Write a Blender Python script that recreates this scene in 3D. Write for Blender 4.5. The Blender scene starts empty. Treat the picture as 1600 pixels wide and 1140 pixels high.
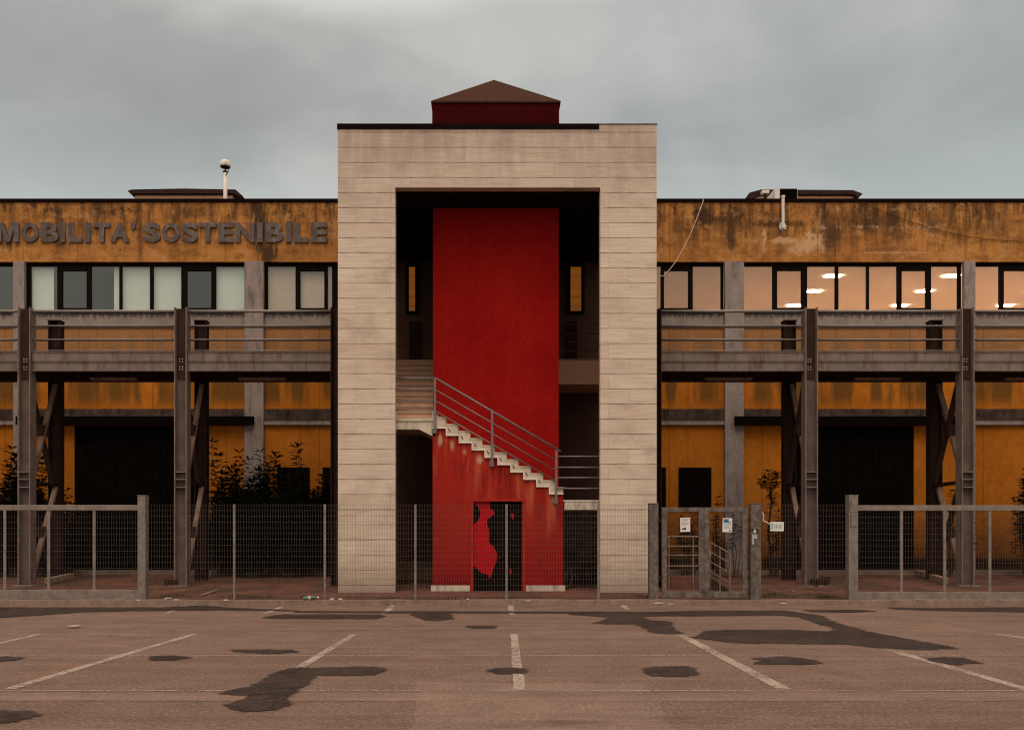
import bpy, math, random
from mathutils import Vector, Matrix
R = math.radians
rnd = random.Random(7)
scene = bpy.context.scene
C = scene.collection

# ---------------------------------------------------------------- camera, sky, sun, exposure
FPX, VX, HY, CH = 1310.0, 757.0, 849.0, 1.4      # focal length (px of a 1600 px frame), vanishing point, horizon, eye height
cam = bpy.data.objects.new('camera', bpy.data.cameras.new('camera'))
C.objects.link(cam)
cam.location = (0, 0, CH)
cam.rotation_euler = (R(90), 0, 0)
cam.data.sensor_width = 36
cam.data.lens = FPX / 1600 * 36
cam.data.shift_x = (800 - VX) / 1600
cam.data.shift_y = (HY - 570) / 1600
cam.data.clip_end = 2000
scene.camera = cam

SUN_EL, SUN_ROT = 64, 190
w = bpy.data.worlds.new("World"); scene.world = w; w.use_nodes = True
nt = w.node_tree; nt.nodes.clear()
def N(t, **k):
    n = nt.nodes.new(t)
    for a, b in k.items(): setattr(n, a, b)
    return n
def L(a, b): nt.links.new(a, b)
def M(op, a, b=None, c=None, clamp=False):
    n = N('ShaderNodeMath', operation=op); n.use_clamp = clamp
    for i, v in enumerate((a, b, c)):
        if v is None: continue
        if isinstance(v, (int, float)): n.inputs[i].default_value = v
        else: L(v, n.inputs[i])
    return n.outputs[0]
def MR(v, a, b, c=0.0, d=1.0, smooth=True):
    n = N('ShaderNodeMapRange'); n.interpolation_type = 'SMOOTHSTEP' if smooth else 'LINEAR'
    L(v, n.inputs[0])
    for i, x in enumerate((a, b, c, d)): n.inputs[i + 1].default_value = x
    return n.outputs[0]
def MIX(f, a, b, mode='MIX'):
    n = N('ShaderNodeMix', data_type='RGBA', blend_type=mode)
    for s, v in ((0, f), (6, a), (7, b)):
        if isinstance(v, (int, float)): n.inputs[s].default_value = v
        elif isinstance(v, tuple): n.inputs[s].default_value = (*v[:3], 1)
        else: L(v, n.inputs[s])
    return n.outputs[2]
def NOISE(vec, scale, detail=4, rough=.55, dist=0.0):
    n = N('ShaderNodeTexNoise'); n.inputs['Scale'].default_value = scale; n.inputs['Detail'].default_value = detail
    n.inputs['Roughness'].default_value = rough; n.inputs['Distortion'].default_value = dist
    if vec is not None: L(vec, n.inputs['Vector'])
    return n.outputs[0]
def XYZ(x, y, z):
    n = N('ShaderNodeCombineXYZ')
    for i, v in enumerate((x, y, z)):
        if isinstance(v, (int, float)): n.inputs[i].default_value = v
        else: L(v, n.inputs[i])
    return n.outputs[0]

sky = N('ShaderNodeTexSky', sky_type='NISHITA'); sky.sun_disc = False
sky.sun_elevation = R(SUN_EL); sky.sun_rotation = R(SUN_ROT); sky.air_density = 1.5; sky.dust_density = 3
tc = N('ShaderNodeTexCoord'); sp = N('ShaderNodeSeparateXYZ'); L(tc.outputs['Generated'], sp.inputs[0])
dx, dy, dz = sp.outputs
zz = M('ADD', M('MAXIMUM', dz, 0.0), 0.22)
pv = XYZ(M('DIVIDE', dx, zz), M('DIVIDE', dy, zz), 0.0)
big = NOISE(pv, 1.15, 6, .52, .5)
wisp = NOISE(XYZ(M('MULTIPLY', M('DIVIDE', dx, zz), .8), M('MULTIPLY', M('DIVIDE', dy, zz), 1.5), 3.7), 2.1, 8, .55, .5)
cl = M('ADD', M('MULTIPLY', big, .7), M('MULTIPLY', wisp, .3))
cloud = MIX(MR(cl, .40, .60), (.37, .39, .385), (.61, .61, .58))
side = MR(dx, -.5, .5)
cloud = MIX(1.0, cloud, MIX(side, (1.0, .975, .95), (.98, .99, 1.0)), 'MULTIPLY')
low = MR(dz, .33, .46, 1.0, 0.0)
cloud = MIX(M('MULTIPLY', low, .55), cloud, (.545, .61, .60))
def spot(cx, cz, rx, rz):
    q = M('ADD', M('POWER', M('ABSOLUTE', M('DIVIDE', M('SUBTRACT', dx, cx), rx)), 2.0), M('POWER', M('ABSOLUTE', M('DIVIDE', M('SUBTRACT', dz, cz), rz)), 2.0))
    return M('MULTIPLY', MR(M('ADD', q, M('MULTIPLY', M('SUBTRACT', wisp, .5), 1.6)), .0, 1.0, 1.0, 0.0), MR(dy, 0.0, .3))
cloud = MIX(M('MULTIPLY', spot(-.20, .565, .26, .05), .85), cloud, (.82, .80, .74))
cloud = MIX(M('MULTIPLY', spot(.14, .575, .22, .04), .6), cloud, (.72, .71, .66))
cloud = MIX(M('MULTIPLY', spot(-.42, .47, .30, .06), .5), cloud, (.335, .34, .335))
cloud = MIX(M('MULTIPLY', spot(.38, .45, .26, .045), .5), cloud, (.37, .40, .40))
mid = MR(M('ABSOLUTE', M('SUBTRACT', dz, .43)), .0, .12, 1.0, 0.0)
cloud = MIX(M('MULTIPLY', mid, .22), cloud, (.27, .285, .285))
# a brighter, warmer break in the overcast on the side where the sun stands, behind the camera
back = M('MULTIPLY', MR(dy, .25, -.6), MR(dz, .05, .75, .22, 1.0))
glow = MIX(back, (1, 1, 1), (3.4, 2.7, 2.2))
cloud = MIX(1.0, cloud, glow, 'MULTIPLY')
top = MR(dz, .6, .92)
cloud = MIX(M('MULTIPLY', top, .85), cloud, (2.1, 1.75, 1.45))
bg1 = N('ShaderNodeBackground'); L(sky.outputs[0], bg1.inputs[0]); bg1.inputs[1].default_value = 0.05
bg2 = N('ShaderNodeBackground'); L(cloud, bg2.inputs[0]); bg2.inputs[1].default_value = 1.0
mx = N('ShaderNodeMixShader'); mx.inputs[0].default_value = .94; L(bg1.outputs[0], mx.inputs[1]); L(bg2.outputs[0], mx.inputs[2])
wo = N('ShaderNodeOutputWorld'); L(mx.outputs[0], wo.inputs[0])

sun = bpy.data.objects.new('sun', bpy.data.lights.new('sun', 'SUN')); C.objects.link(sun)
sun.data.energy = 1.4; sun.data.angle = R(30); sun.data.color = (1.0, .84, .68)
sun.rotation_euler = (R(90 - SUN_EL), 0, R(-10))     # light travels towards +Y: the sun stands behind the camera
scene.view_settings.view_transform = 'Standard'; scene.view_settings.look = 'None'
scene.view_settings.exposure = 0; scene.view_settings.gamma = 1
scene.cycles.max_bounces = 6; scene.cycles.diffuse_bounces = 3; scene.cycles.transparent_max_bounces = 12
scene.cycles.sample_clamp_indirect = 4; scene.cycles.filter_width = 1.15

# ---------------------------------------------------------------- measuring
AX = 0.32                                           # symmetry axis of the building
def S(Y): return FPX / Y
def PX(px, Y): return (px - VX) * Y / FPX
def PZ(py, Y): return CH + (HY - py) * Y / FPX
def G(px, py, z=0.0):                               # a point of the parking lot seen at a pixel
    Y = FPX * (CH - z) / (py - HY)
    return (PX(px, Y), Y)
YF, YT, YS, YR, YB, YW = 19.3, 21.8, 22.1, 23.15, 26.0, 27.6     # fence, tower front, stair wall, red shaft, tower back, wing wall
YC, YD = 23.4, 25.0                                              # walkway columns, front and back
def yard_z(Y):
    if Y < 21.8: return .12 + (Y - 19.1) / 2.7 * .015
    return .135 + (Y - 21.8) / 5.8 * .325

# ---------------------------------------------------------------- materials
MATS = {}
def begin(name):
    global nt
    m = bpy.data.materials.new(name); m.use_nodes = True; nt = m.node_tree; nt.nodes.clear(); MATS[name] = m
    g = N('ShaderNodeNewGeometry'); s = N('ShaderNodeSeparateXYZ'); L(g.outputs['Position'], s.inputs[0])
    return m, g.outputs['Position'], s.outputs[0], s.outputs[1], s.outputs[2]
def finish(col, rough=.8, metal=0.0, bump=None, bstr=.3, bdist=.01, spec=.4, emit=None):
    b = N('ShaderNodeBsdfPrincipled'); o = N('ShaderNodeOutputMaterial'); L(b.outputs[0], o.inputs[0])
    if isinstance(col, tuple): b.inputs['Base Color'].default_value = (*col[:3], 1)
    else: L(col, b.inputs['Base Color'])
    if isinstance(rough, (int, float)): b.inputs['Roughness'].default_value = rough
    else: L(rough, b.inputs['Roughness'])
    b.inputs['Metallic'].default_value = metal; b.inputs['Specular IOR Level'].default_value = spec
    if bump is not None:
        n = N('ShaderNodeBump'); n.inputs['Strength'].default_value = bstr; n.inputs['Distance'].default_value = bdist
        L(bump, n.inputs['Height']); L(n.outputs[0], b.inputs['Normal'])
    return b
def plain(name, col, rough=.7, metal=0.0, var=.25, scale=3.0, dirt=None, dirtamt=.5, spec=.05, bstr=.15):
    m, P, x, y, z = begin(name)
    n1 = NOISE(P, scale, 6, .6); n2 = NOISE(P, scale * 9, 4, .6)
    f = M('ADD', M('MULTIPLY', n1, .6), M('MULTIPLY', n2, .4))
    lo = tuple(c * (1 - var) for c in col); hi = tuple(min(1, c * (1 + var)) for c in col)
    c = MIX(MR(f, .3, .7), lo, hi)
    if dirt:
        st = NOISE(XYZ(M('MULTIPLY', x, 5.0), M('MULTIPLY', y, 5.0), M('MULTIPLY', z, .9)), 1.3, 6, .65)
        c = MIX(M('MULTIPLY', MR(st, .48, .7), dirtamt), c, dirt)
    finish(c, rough, metal, n2, bstr, .004, spec)
    return m
def blobs(x, z, lst, warp):
    acc = None
    for (cx, cz, rx, rz, k) in lst:
        d = M('SQRT', M('ADD', M('POWER', M('MULTIPLY', M('ABSOLUTE', M('SUBTRACT', x, cx)), 1 / rx), 2.0),
                        M('POWER', M('MULTIPLY', M('ABSOLUTE', M('SUBTRACT', z, cz)), 1 / rz), 2.0)))
        v = M('MULTIPLY', MR(M('ADD', d, warp), .35, 1.1, 1.0, 0.0), k)
        acc = v if acc is None else M('MAXIMUM', acc, v)
    return acc

# travertine cladding
m, P, x, y, z = begin('travertine')
u = M('ADD', x, y)
br = N('ShaderNodeTexBrick'); br.offset = .37; br.squash = 1.0
L(XYZ(u, M('ADD', z, .065), 0.0), br.inputs['Vector'])
for k, v in (('Scale', 1.0), ('Mortar Size', .0055), ('Mortar Smooth', .25), ('Bias', 0.0), ('Brick Width', 1.42), ('Row Height', .392)):
    br.inputs[k].default_value = v
br.inputs['Color1'].default_value = (.0, .0, .0, 1); br.inputs['Color2'].default_value = (1, 1, 1, 1); br.inputs['Mortar'].default_value = (.5, .5, .5, 1)
tone = N('ShaderNodeSeparateColor'); L(br.outputs['Color'], tone.inputs[0]); tone = tone.outputs[0]
vein = NOISE(XYZ(M('MULTIPLY', u, .8), M('MULTIPLY', tone, 3.0), M('MULTIPLY', z, 14.0)), 1.6, 8, .68, .3)
blot = NOISE(P, .9, 7, .62)
c = MIX(MR(vein, .3, .72), (.50, .405, .325), (.62, .525, .44))
c = MIX(M('MULTIPLY', tone, .8), c, MIX(1.0, c, (.88, .84, .82), 'MULTIPLY'))
c = MIX(M('MULTIPLY', MR(blot, .46, .72), .5), c, (.30, .215, .165))
blot2 = NOISE(XYZ(M('MULTIPLY', u, .5), 0.0, M('MULTIPLY', z, 1.7)), 1.3, 8, .7, .4)
c = MIX(M('MULTIPLY', MR(blot2, .52, .68), .38), c, (.33, .235, .185))
c = MIX(M('MULTIPLY', MR(blot2, .45, .3), .3), c, (.66, .58, .49))
pits = NOISE(XYZ(M('MULTIPLY', u, 3.0), 0.0, M('MULTIPLY', z, 16.0)), 3.0, 5, .7)
c = MIX(M('MULTIPLY', MR(pits, .66, .76), .5), c, (.16, .11, .08))
damp = M('MULTIPLY', MR(M('ADD', z, M('MULTIPLY', blot, 1.1)), .55, 1.7, 1.0, 0.0), .6)
c = MIX(damp, c, (.16, .115, .085))
# streaky darkening that grows towards the top of the frame
g_ = M('MULTIPLY', MR(z, 9.5, 12.4), MR(NOISE(XYZ(M('MULTIPLY', u, 2.2), 0.0, M('MULTIPLY', z, .35)), 1.4, 6, .6), .3, .7, .35, 1.0))
c = MIX(M('MULTIPLY', g_, .62), c, (.235, .165, .14))
mort = MR(NOISE(XYZ(u, 0.0, z), 2.0, 4, .6), .35, .6, .35, 1.0)
fz_ = M('FRACT', M('DIVIDE', M('ADD', z, .065), .392))
hj = MR(M('MINIMUM', fz_, M('SUBTRACT', 1.0, fz_)), .012, .030, 1.0, 0.0)
c = MIX(M('MULTIPLY', br.outputs['Fac'], M('MULTIPLY', mort, .45)), c, (.15, .08, .055))
c = MIX(M('MULTIPLY', hj, mort), c, (.10, .035, .022))
finish(c, .72, 0, M('SUBTRACT', M('ADD', M('MULTIPLY', vein, .2), M('MULTIPLY', tone, .12)), M('MULTIPLY', br.outputs['Fac'], .5)), .5, .008, .2)

# red plaster
def red_plaster(name, streaks):
    m, P, x, y, z = begin(name)
    n1 = NOISE(P, .8, 6, .6); n2 = NOISE(P, 17, 6, .85); n3 = NOISE(P, 85, 2, .7)
    c = MIX(MR(n1, .3, .7), (.22, .0045, .0045), (.265, .007, .0055))
    c = MIX(M('MULTIPLY', MR(n2, .45, .66), .35), c, (.31, .02, .012))
    c = MIX(M('MULTIPLY', MR(n2, .5, .36), .45), c, (.14, .006, .005))
    rs2 = NOISE(XYZ(M('MULTIPLY', x, 1.6), 0.0, M('MULTIPLY', z, .16)), 1.3, 7, .62, .2)
    c = MIX(M('MULTIPLY', MR(rs2, .5, .7), .2), c, (.12, .004, .005))
    c = MIX(M('MULTIPLY', MR(rs2, .47, .33), .12), c, (.31, .022, .014))
    if streaks:
        c = MIX(.4, c, (.34, .036, .022))
        c = MIX(M('MULTIPLY', MR(NOISE(P, 2.2, 8, .75, .4), .46, .62), .35), c, (.16, .012, .010))
        st = NOISE(XYZ(M('MULTIPLY', x, 3.2), 0.0, M('MULTIPLY', z, .42)), 1.2, 7, .6, .25)
        # line of the steps falls to the right: z = 4.4 - 0.575 (x + 1.3)
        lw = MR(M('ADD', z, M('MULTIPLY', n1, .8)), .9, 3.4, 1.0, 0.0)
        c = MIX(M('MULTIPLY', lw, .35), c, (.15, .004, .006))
        below = M('SUBTRACT', M('SUBTRACT', 4.45, M('MULTIPLY', M('ADD', x, 1.3), .575)), z)
        near = MR(below, .1, 1.7, 1.0, 0.0)
        c = MIX(M('MULTIPLY', M('MULTIPLY', MR(st, .45, .68), near), .6), c, (.46, .125, .06))
        c = MIX(M('MULTIPLY', M('MULTIPLY', MR(st, .46, .33), near), .75), c, (.09, .012, .010))
        pl = NOISE(XYZ(M('MULTIPLY', x, 3.5), 0.0, M('MULTIPLY', z, 2.2)), 1.5, 6, .7)
        bl = blobs(x, z, [(-1.17, 4.15, .11, .32, 1), (-.86, 3.98, .10, .26, .9), (-.14, 3.6, .16, .2, .9), (1.86, 2.55, .15, .13, .6), (-.52, 3.82, .1, .12, .6)], M('MULTIPLY', M('SUBTRACT', pl, .3), 1.5))
        c = MIX(M('MULTIPLY', bl, .75), c, (.42, .30, .22))
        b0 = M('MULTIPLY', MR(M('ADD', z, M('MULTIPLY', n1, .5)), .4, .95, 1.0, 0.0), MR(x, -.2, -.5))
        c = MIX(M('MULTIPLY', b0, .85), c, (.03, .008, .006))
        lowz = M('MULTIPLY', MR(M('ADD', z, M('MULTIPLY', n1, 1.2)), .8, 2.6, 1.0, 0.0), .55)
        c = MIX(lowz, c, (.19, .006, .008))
    finish(c, .95, 0, M('ADD', n2, n3), .4, .008, .03)
plain('turret_red', (.036, .001, .002), .95, 0, .25, 2, (.03, .004, .005), .6); red_plaster('red_plaster', False); red_plaster('red_plaster_streaked', True)

# ochre plaster, weathered
def ochre(name, base, hi, parapet, blist=(), plist=()):
    m, P, x, y, z = begin(name)
    n1 = NOISE(P, .45, 6, .6); n2 = NOISE(P, 6, 8, .7); n3 = NOISE(P, 40, 3, .7)
    c = MIX(MR(n1, .3, .7), base, hi)
    c = MIX(M('MULTIPLY', MR(n2, .35, .7), .45), c, tuple(v * .6 for v in base))
    ngr = NOISE(P, 28, 3, .8)
    c = MIX(M('MULTIPLY', MR(ngr, .4, .62), .25), c, tuple(v * .45 for v in base))
    st = NOISE(XYZ(M('MULTIPLY', x, 2.2), 0.0, M('MULTIPLY', z, .3)), 1.3, 9, .7, .15)
    st2 = NOISE(XYZ(M('MULTIPLY', x, 9.0), 0.0, M('MULTIPLY', z, 1.1)), 1.0, 8, .7, .1)
    bl = NOISE(XYZ(M('MULTIPLY', x, .9), 0.0, M('MULTIPLY', z, 1.6)), 1.4, 10, .74, .2)
    if parapet:
        t = MR(M('ADD', z, M('MULTIPLY', bl, 2.2)), 11.6, 13.2)
        s = M('MULTIPLY', MR(st, .42, .62), M('ADD', M('MULTIPLY', t, .8), .18))
        c = MIX(M('MULTIPLY', s, .85), c, (.05, .024, .012))
        c = MIX(M('MULTIPLY', M('MULTIPLY', MR(st2, .5, .7), M('MULTIPLY', MR(bl, .38, .54), t)), .85), c, (.04, .025, .016))
        c = MIX(M('MULTIPLY', MR(bl, .50, .62), .62), c, (.15, .070, .026))
        blk = NOISE(XYZ(M('MULTIPLY', x, 1.5), 0.0, M('MULTIPLY', z, 1.1)), 1.6, 12, .8, .5)
        c = MIX(M('MULTIPLY', M('MULTIPLY', MR(blk, .5, .6), MR(M('ADD', z, M('MULTIPLY', n2, .8)), 11.6, 12.9)), .85), c, (.028, .018, .013))
        c = MIX(M('MULTIPLY', M('MULTIPLY', MR(bl, .49, .36), MR(n2, .4, .55)), .5), c, (.5, .30, .14))
        wz = M('ADD', M('MULTIPLY', M('SUBTRACT', st2, .5), 2.2), M('MULTIPLY', M('SUBTRACT', n2, .5), 1.5))
        if blist:
            c = MIX(M('MULTIPLY', blobs(x, z, blist, wz), .88), c, (.035, .022, .015))
        if plist:
            e = blobs(x, z, plist, M('MULTIPLY', M('SUBTRACT', NOISE(P, 3.2, 6, .65, .6), .5), 2.6))
            c = MIX(M('MULTIPLY', e, .9), c, (.52, .31, .17))
            c = MIX(M('MULTIPLY', M('MULTIPLY', MR(n2, .54, .62), e), .6), c, (.10, .06, .035))
            # ghosts of removed lettering
            h = M('MULTIPLY', MR(M('ABSOLUTE', M('SUBTRACT', z, 11.78)), .0, .1, 1.0, 0.0), MR(NOISE(P, 2.4, 8, .75, .4), .5, .6))
            h = M('MULTIPLY', h, M('MULTIPLY', MR(x, 10.6, 11.2), MR(x, 15.2, 14.6)))
            c = MIX(M('MULTIPLY', h, .75), c, (.44, .33, .25))
        jz = M('ABSOLUTE', M('SUBTRACT', M('FRACT', M('MULTIPLY', M('ADD', x, 100.05), 1 / 7.7)), .5))
    else:
        # long damp marks under the walkway and darker foot
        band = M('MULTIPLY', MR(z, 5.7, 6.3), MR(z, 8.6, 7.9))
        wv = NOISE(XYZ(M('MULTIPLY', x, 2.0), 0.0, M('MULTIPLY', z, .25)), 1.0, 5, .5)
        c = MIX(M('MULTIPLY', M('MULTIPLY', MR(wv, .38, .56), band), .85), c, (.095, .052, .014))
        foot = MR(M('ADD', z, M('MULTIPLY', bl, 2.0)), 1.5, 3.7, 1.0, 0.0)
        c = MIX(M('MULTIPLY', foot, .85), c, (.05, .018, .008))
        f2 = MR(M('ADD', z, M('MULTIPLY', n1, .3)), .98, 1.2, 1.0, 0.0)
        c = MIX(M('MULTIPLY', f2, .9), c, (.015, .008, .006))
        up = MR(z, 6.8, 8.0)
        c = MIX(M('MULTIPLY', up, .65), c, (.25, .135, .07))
        wsh = NOISE(XYZ(M('MULTIPLY', x, 1.5), 0.0, M('MULTIPLY', z, 6.0)), 2.0, 4, .6, 1.5)
        c = MIX(M('MULTIPLY', M('MULTIPLY', MR(wsh, .52, .62), up), .2), c, (.42, .27, .16))
        c = MIX(M('MULTIPLY', MR(z, 5.95, 5.78), M('MULTIPLY', MR(z, 5.3, 5.6), .0)), c, (.02, .02, .02))
    for off in (6.08, 8.52):                              # vertical panel joints, both wings
        for sgn in (1, -1):
            d = M('ABSOLUTE', M('SUBTRACT', M('ABSOLUTE', M('SUBTRACT', M('FRACT', M('MULTIPLY', M('SUBTRACT', M('MULTIPLY', M('SUBTRACT', x, AX), float(sgn)), off - AX), 1 / 4.86)), .5)), .5))
            if parapet and off == 8.52: continue
            j = MR(d, .0018, .0045, 1.0, 0.0)
            c = MIX(M('MULTIPLY', j, .5), c, tuple(v * .35 for v in base))
    finish(c, .92, 0, M('ADD', n2, n3), .35, .008, .06)
LB = [(-7.35, 11.7, .32, 1.25, 1.0), (-7.1, 10.9, .35, .5, 1.0), (-7.5, 12.45, .3, .5, 1.), (-14.0, 11.7, .22, .9, .75), (-1.5 - 12.5, 12.2, .18, .5, .8), (-11.3, 11.3, .14, .7, .6), (-9.6, 12.3, .9, .25, .55), (-15.6, 11.3, .1, .5, .7), (-12.6, 12.3, .6, .3, .5)]
RB = [(7.2, 12.15, .42, .5, 1.0), (8.1, 11.7, .22, 1.0, .85), (6.4, 11.7, .14, .7, .6), (11.35, 11.6, .5, 1.0, .75), (9.6, 11.9, 1.1, .14, .85), (12.6, 12.0, 1.6, .5, .6), (14.8, 12.0, .35, .6, .55), (17.0, 11.9, .6, .6, .4), (7.6, 12.0, .9, .18, .5)]
RP = [(9.17, 11.38, .09, .45, 1), (9.9, 11.35, .55, .14, .9), (10.75, 11.35, .45, .42, 1.0), (10.4, 11.1, .5, .25, .9), (13.7, 10.95, 1.8, .05, .5)]
ochre('ochre_parapet_left', (.35, .143, .038), (.49, .215, .060), True, LB)
ochre('ochre_parapet_right', (.37, .15, .040), (.51, .225, .063), True, RB, RP)
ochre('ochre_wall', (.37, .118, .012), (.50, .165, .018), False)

plain('concrete', (.245, .20, .185), .85, 0, .22, 1.6, (.06, .04, .03), .5)
plain('concrete_dirty', (.16, .125, .105), .85, 0, .4, 2.2, (.03, .02, .015), .85); plain('ledge_grimy', (.060, .042, .034), .9, 0, .6, 3.5, (.015, .010, .008), .9)
m, P, x, y, z = begin('sill_concrete')
n1 = NOISE(P, 2.2, 6, .6); st = NOISE(XYZ(M('MULTIPLY', x, 5.0), 0.0, M('MULTIPLY', z, 1.2)), 1.6, 9, .72)
c = MIX(MR(n1, .3, .7), (.17, .135, .12), (.235, .195, .175))
t = MR(z, 8.62, 8.97)
c = MIX(M('MULTIPLY', M('MULTIPLY', MR(M('ADD', st, M('MULTIPLY', t, .22)), .6, .7), t), .9), c, (.03, .015, .01))
finish(c, .85, 0, n1, .2, .005)
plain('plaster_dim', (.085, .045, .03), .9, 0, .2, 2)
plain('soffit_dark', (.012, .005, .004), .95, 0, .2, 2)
plain('slab_plaster', (.78, .46, .30), .9, 0, .15, 6)
plain('coping_black', (.007, .003, .003), .9, 0, .3, spec=.03)
plain('step_stone', (.50, .42, .33), .7, 0, .18, 5, (.2, .13, .09), .4)
plain('skirting_stone', (.47, .40, .33), .7, 0, .25, 4, (.15, .1, .08), .5)
plain('steel_rusty', (.034, .019, .014), .8, 0, .35, 3, (.05, .022, .014), .5)
plain('steel_paint', (.115, .083, .072), .6, .1, .25, 4, (.075, .036, .024), .55)
plain('steel_dark', (.026, .014, .011), .85, 0, .35, 3, (.02, .008, .006), .5, spec=.05)
plain('brace_steel', (.21, .135, .105), .6, .1, .35, 3, (.06, .025, .015), .6)  # on the braces this lighter tone stands in for light falling on them
plain('beam_paint', (.17, .13, .116), .6, .1, .22, 2.5, (.08, .04, .025), .65)
plain('rail_paint', (.20, .175, .16), .45, .3, .2, 5)
plain('rail_grey', (.155, .14, .13), .45, .3, .2, 6)
plain('galvanised', (.135, .110, .096), .5, .3, .55, 9, (.06, .04, .03), .5)
plain('galvanised_light', (.20, .165, .145), .5, .3, .3, 6, (.10, .07, .055), .3)
plain('wire', (.115, .095, .085), .55, .3, .2, 6)
plain('frame_black', (.006, .0035, .003), .8, 0, .3, spec=.04)
plain('door_black', (.0045, .003, .0025), .95, 0, .4, 4, spec=.02)
plain('roof_brown', (.050, .023, .015), .95, 0, .25, 5, (.03, .015, .01), .4, spec=.02)
plain('roof_edge', (.03, .016, .016), .8, 0, .25, 5)
plain('white_paint', (.62, .56, .52), .5, 0, .12, 6, (.3, .22, .18), .4)
plain('white_plate', (.62, .60, .57), .4, 0, .06, 6)
plain('plate_grey', (.32, .33, .33), .5, 0, .2, 40)
plain('plate_blue', (.05, .13, .24), .5, 0, .2, 20)
plain('plate_pale_blue', (.25, .38, .46), .5, 0, .2, 20)
plain('black_paint', (.02, .017, .016), .5, 0, .3)
plain('letter_metal', (.095, .076, .074), .6, .2, .35, 5, (.3, .25, .23), .35)
plain('blind_white', (.68, .73, .70), .8, 0, .05, 1.2, spec=.2)
plain('blind_beige', (.60, .43, .34), .8, 0, .10, .9, spec=.2)
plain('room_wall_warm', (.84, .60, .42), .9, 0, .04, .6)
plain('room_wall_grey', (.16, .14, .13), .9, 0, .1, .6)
plain('door_red', (.33, .005, .012), .7, 0, .18, 3, (.24, .005, .008), .5)
plain('door_trim_red', (.30, .018, .014), .6, 0, .25, 5)
plain('leaf', (.042, .055, .026), .55, 0, .4, 12)
plain('leaf_dark', (.014, .015, .008), .6, 0, .4, 12)
plain('stem', (.045, .032, .022), .85, 0, .3, 10)
plain('weed', (.07, .055, .025), .8, 0, .4, 12)
plain('rubber', (.012, .011, .011), .7, 0, .2)
plain('bike_paint', (.03, .022, .02), .35, .3, .2)
plain('timber', (.25, .17, .12), .85, 0, .3, 6, (.1, .06, .04), .5)
plain('bottle_green', (.05, .13, .07), .25, 0, .4, 9, spec=.5)
plain('paper', (.36, .32, .29), .9, 0, .2, 9)
plain('cable_pale', (.42, .30, .22), .6, 0, .1)
plain('cable_dark', (.05, .028, .018), .6, 0, .1)
plain('kerb_stone', (.175, .122, .097), .85, 0, .3, 2.0, (.10, .07, .05), .6)

m, P, x, y, z = begin('glass')
gb = N('ShaderNodeBsdfGlossy'); gb.inputs['Roughness'].default_value = .03; gb.inputs['Color'].default_value = (.9, .95, .95, 1)
tb = N('ShaderNodeBsdfTransparent'); tb.inputs['Color'].default_value = (.90, .92, .90, 1)
bn = N('ShaderNodeBump'); bn.inputs['Strength'].default_value = .05; bn.inputs['Distance'].default_value = .02; L(NOISE(P, .6, 2), bn.inputs['Height']); L(bn.outputs[0], gb.inputs['Normal'])
ms = N('ShaderNodeMixShader'); ms.inputs[0].default_value = .055; L(tb.outputs[0], ms.inputs[1]); L(gb.outputs[0], ms.inputs[2])
oo = N('ShaderNodeOutputMaterial'); L(ms.outputs[0], oo.inputs[0])
def emis(name, col, k, var=None):
    m, P, x, y, z = begin(name)
    e = N('ShaderNodeEmission'); e.inputs[0].default_value = (*col, 1); e.inputs[1].default_value = k
    if var: L(MIX(MR(NOISE(XYZ(0.0, 0.0, z), 2.2, 3), .35, .6), var, col), e.inputs[0])
    o = N('ShaderNodeOutputMaterial'); L(e.outputs[0], o.inputs[0])
emis('lamp_panel', (1.0, .87, .67), 85)
emis('glowing_blind', (.25, .075, .012), 1.0, (.12, .035, .007))  # emission stands in for lamplight on the blinds; no lamp behind them

# asphalt
def asphalt(name, lo, hi, grit=1.0, seams=True):
    m, P, x, y, z = begin(name)
    a = NOISE(P, .22, 6, .6); b = NOISE(P, 1.5, 7, .65, .3); g = NOISE(P, 27, 6, .82); g2 = NOISE(P, 75, 3, .7)
    c = MIX(MR(a, .3, .7), lo, hi)
    c = MIX(M('MULTIPLY', MR(b, .35, .65), .45), c, tuple(v * .66 for v in lo))
    c = MIX(M('MULTIPLY', MR(g, .52, .65), .75 * grit), c, tuple(v * 1.9 for v in hi))
    c = MIX(M('MULTIPLY', MR(g, .48, .35), .75 * grit), c, tuple(v * .28 for v in lo))
    c = MIX(M('MULTIPLY', MR(g2, .55, .7), .35 * grit), c, tuple(v * 1.7 for v in hi))
    wn = NOISE(XYZ(M('MULTIPLY', x, .35), M('MULTIPLY', y, 1.2), 0.0), 1.0, 8, .7, .3)
    c = MIX(M('MULTIPLY', M('MULTIPLY', MR(wn, .54, .7), MR(y, 8.5, 7.0)), .65), c, tuple(v * .4 for v in lo))
    rs = M('MULTIPLY', MR(NOISE(P, .9, 5, .6), .6, .7), MR(NOISE(P, .35, 3), .45, .6))
    c = MIX(M('MULTIPLY', rs, .35), c, (.22, .10, .055))
    dk = M('MULTIPLY', MR(NOISE(P, 3.4, 8, .75, .5), .55, .68), MR(NOISE(P, .5, 4, .6), .45, .58))
    c = MIX(M('MULTIPLY', dk, .5), c, tuple(v * .45 for v in lo))
    tt = NOISE(XYZ(M('MULTIPLY', x, .12), M('MULTIPLY', y, 2.6), 0.0), 1.2, 6, .6, .2)
    c = MIX(M('MULTIPLY', MR(tt, .5, .66), .3), c, tuple(v * .62 for v in lo))
    c = MIX(M('MULTIPLY', MR(tt, .46, .34), .22), c, tuple(v * 1.3 for v in hi))
    finish(c, .95, 0, M('ADD', g, M('MULTIPLY', g2, .5)), .5, .008, .04)
asphalt('asphalt', (.125, .082, .065), (.165, .110, .088))
asphalt('asphalt_light', (.150, .100, .080), (.19, .128, .103), .7)
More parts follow.
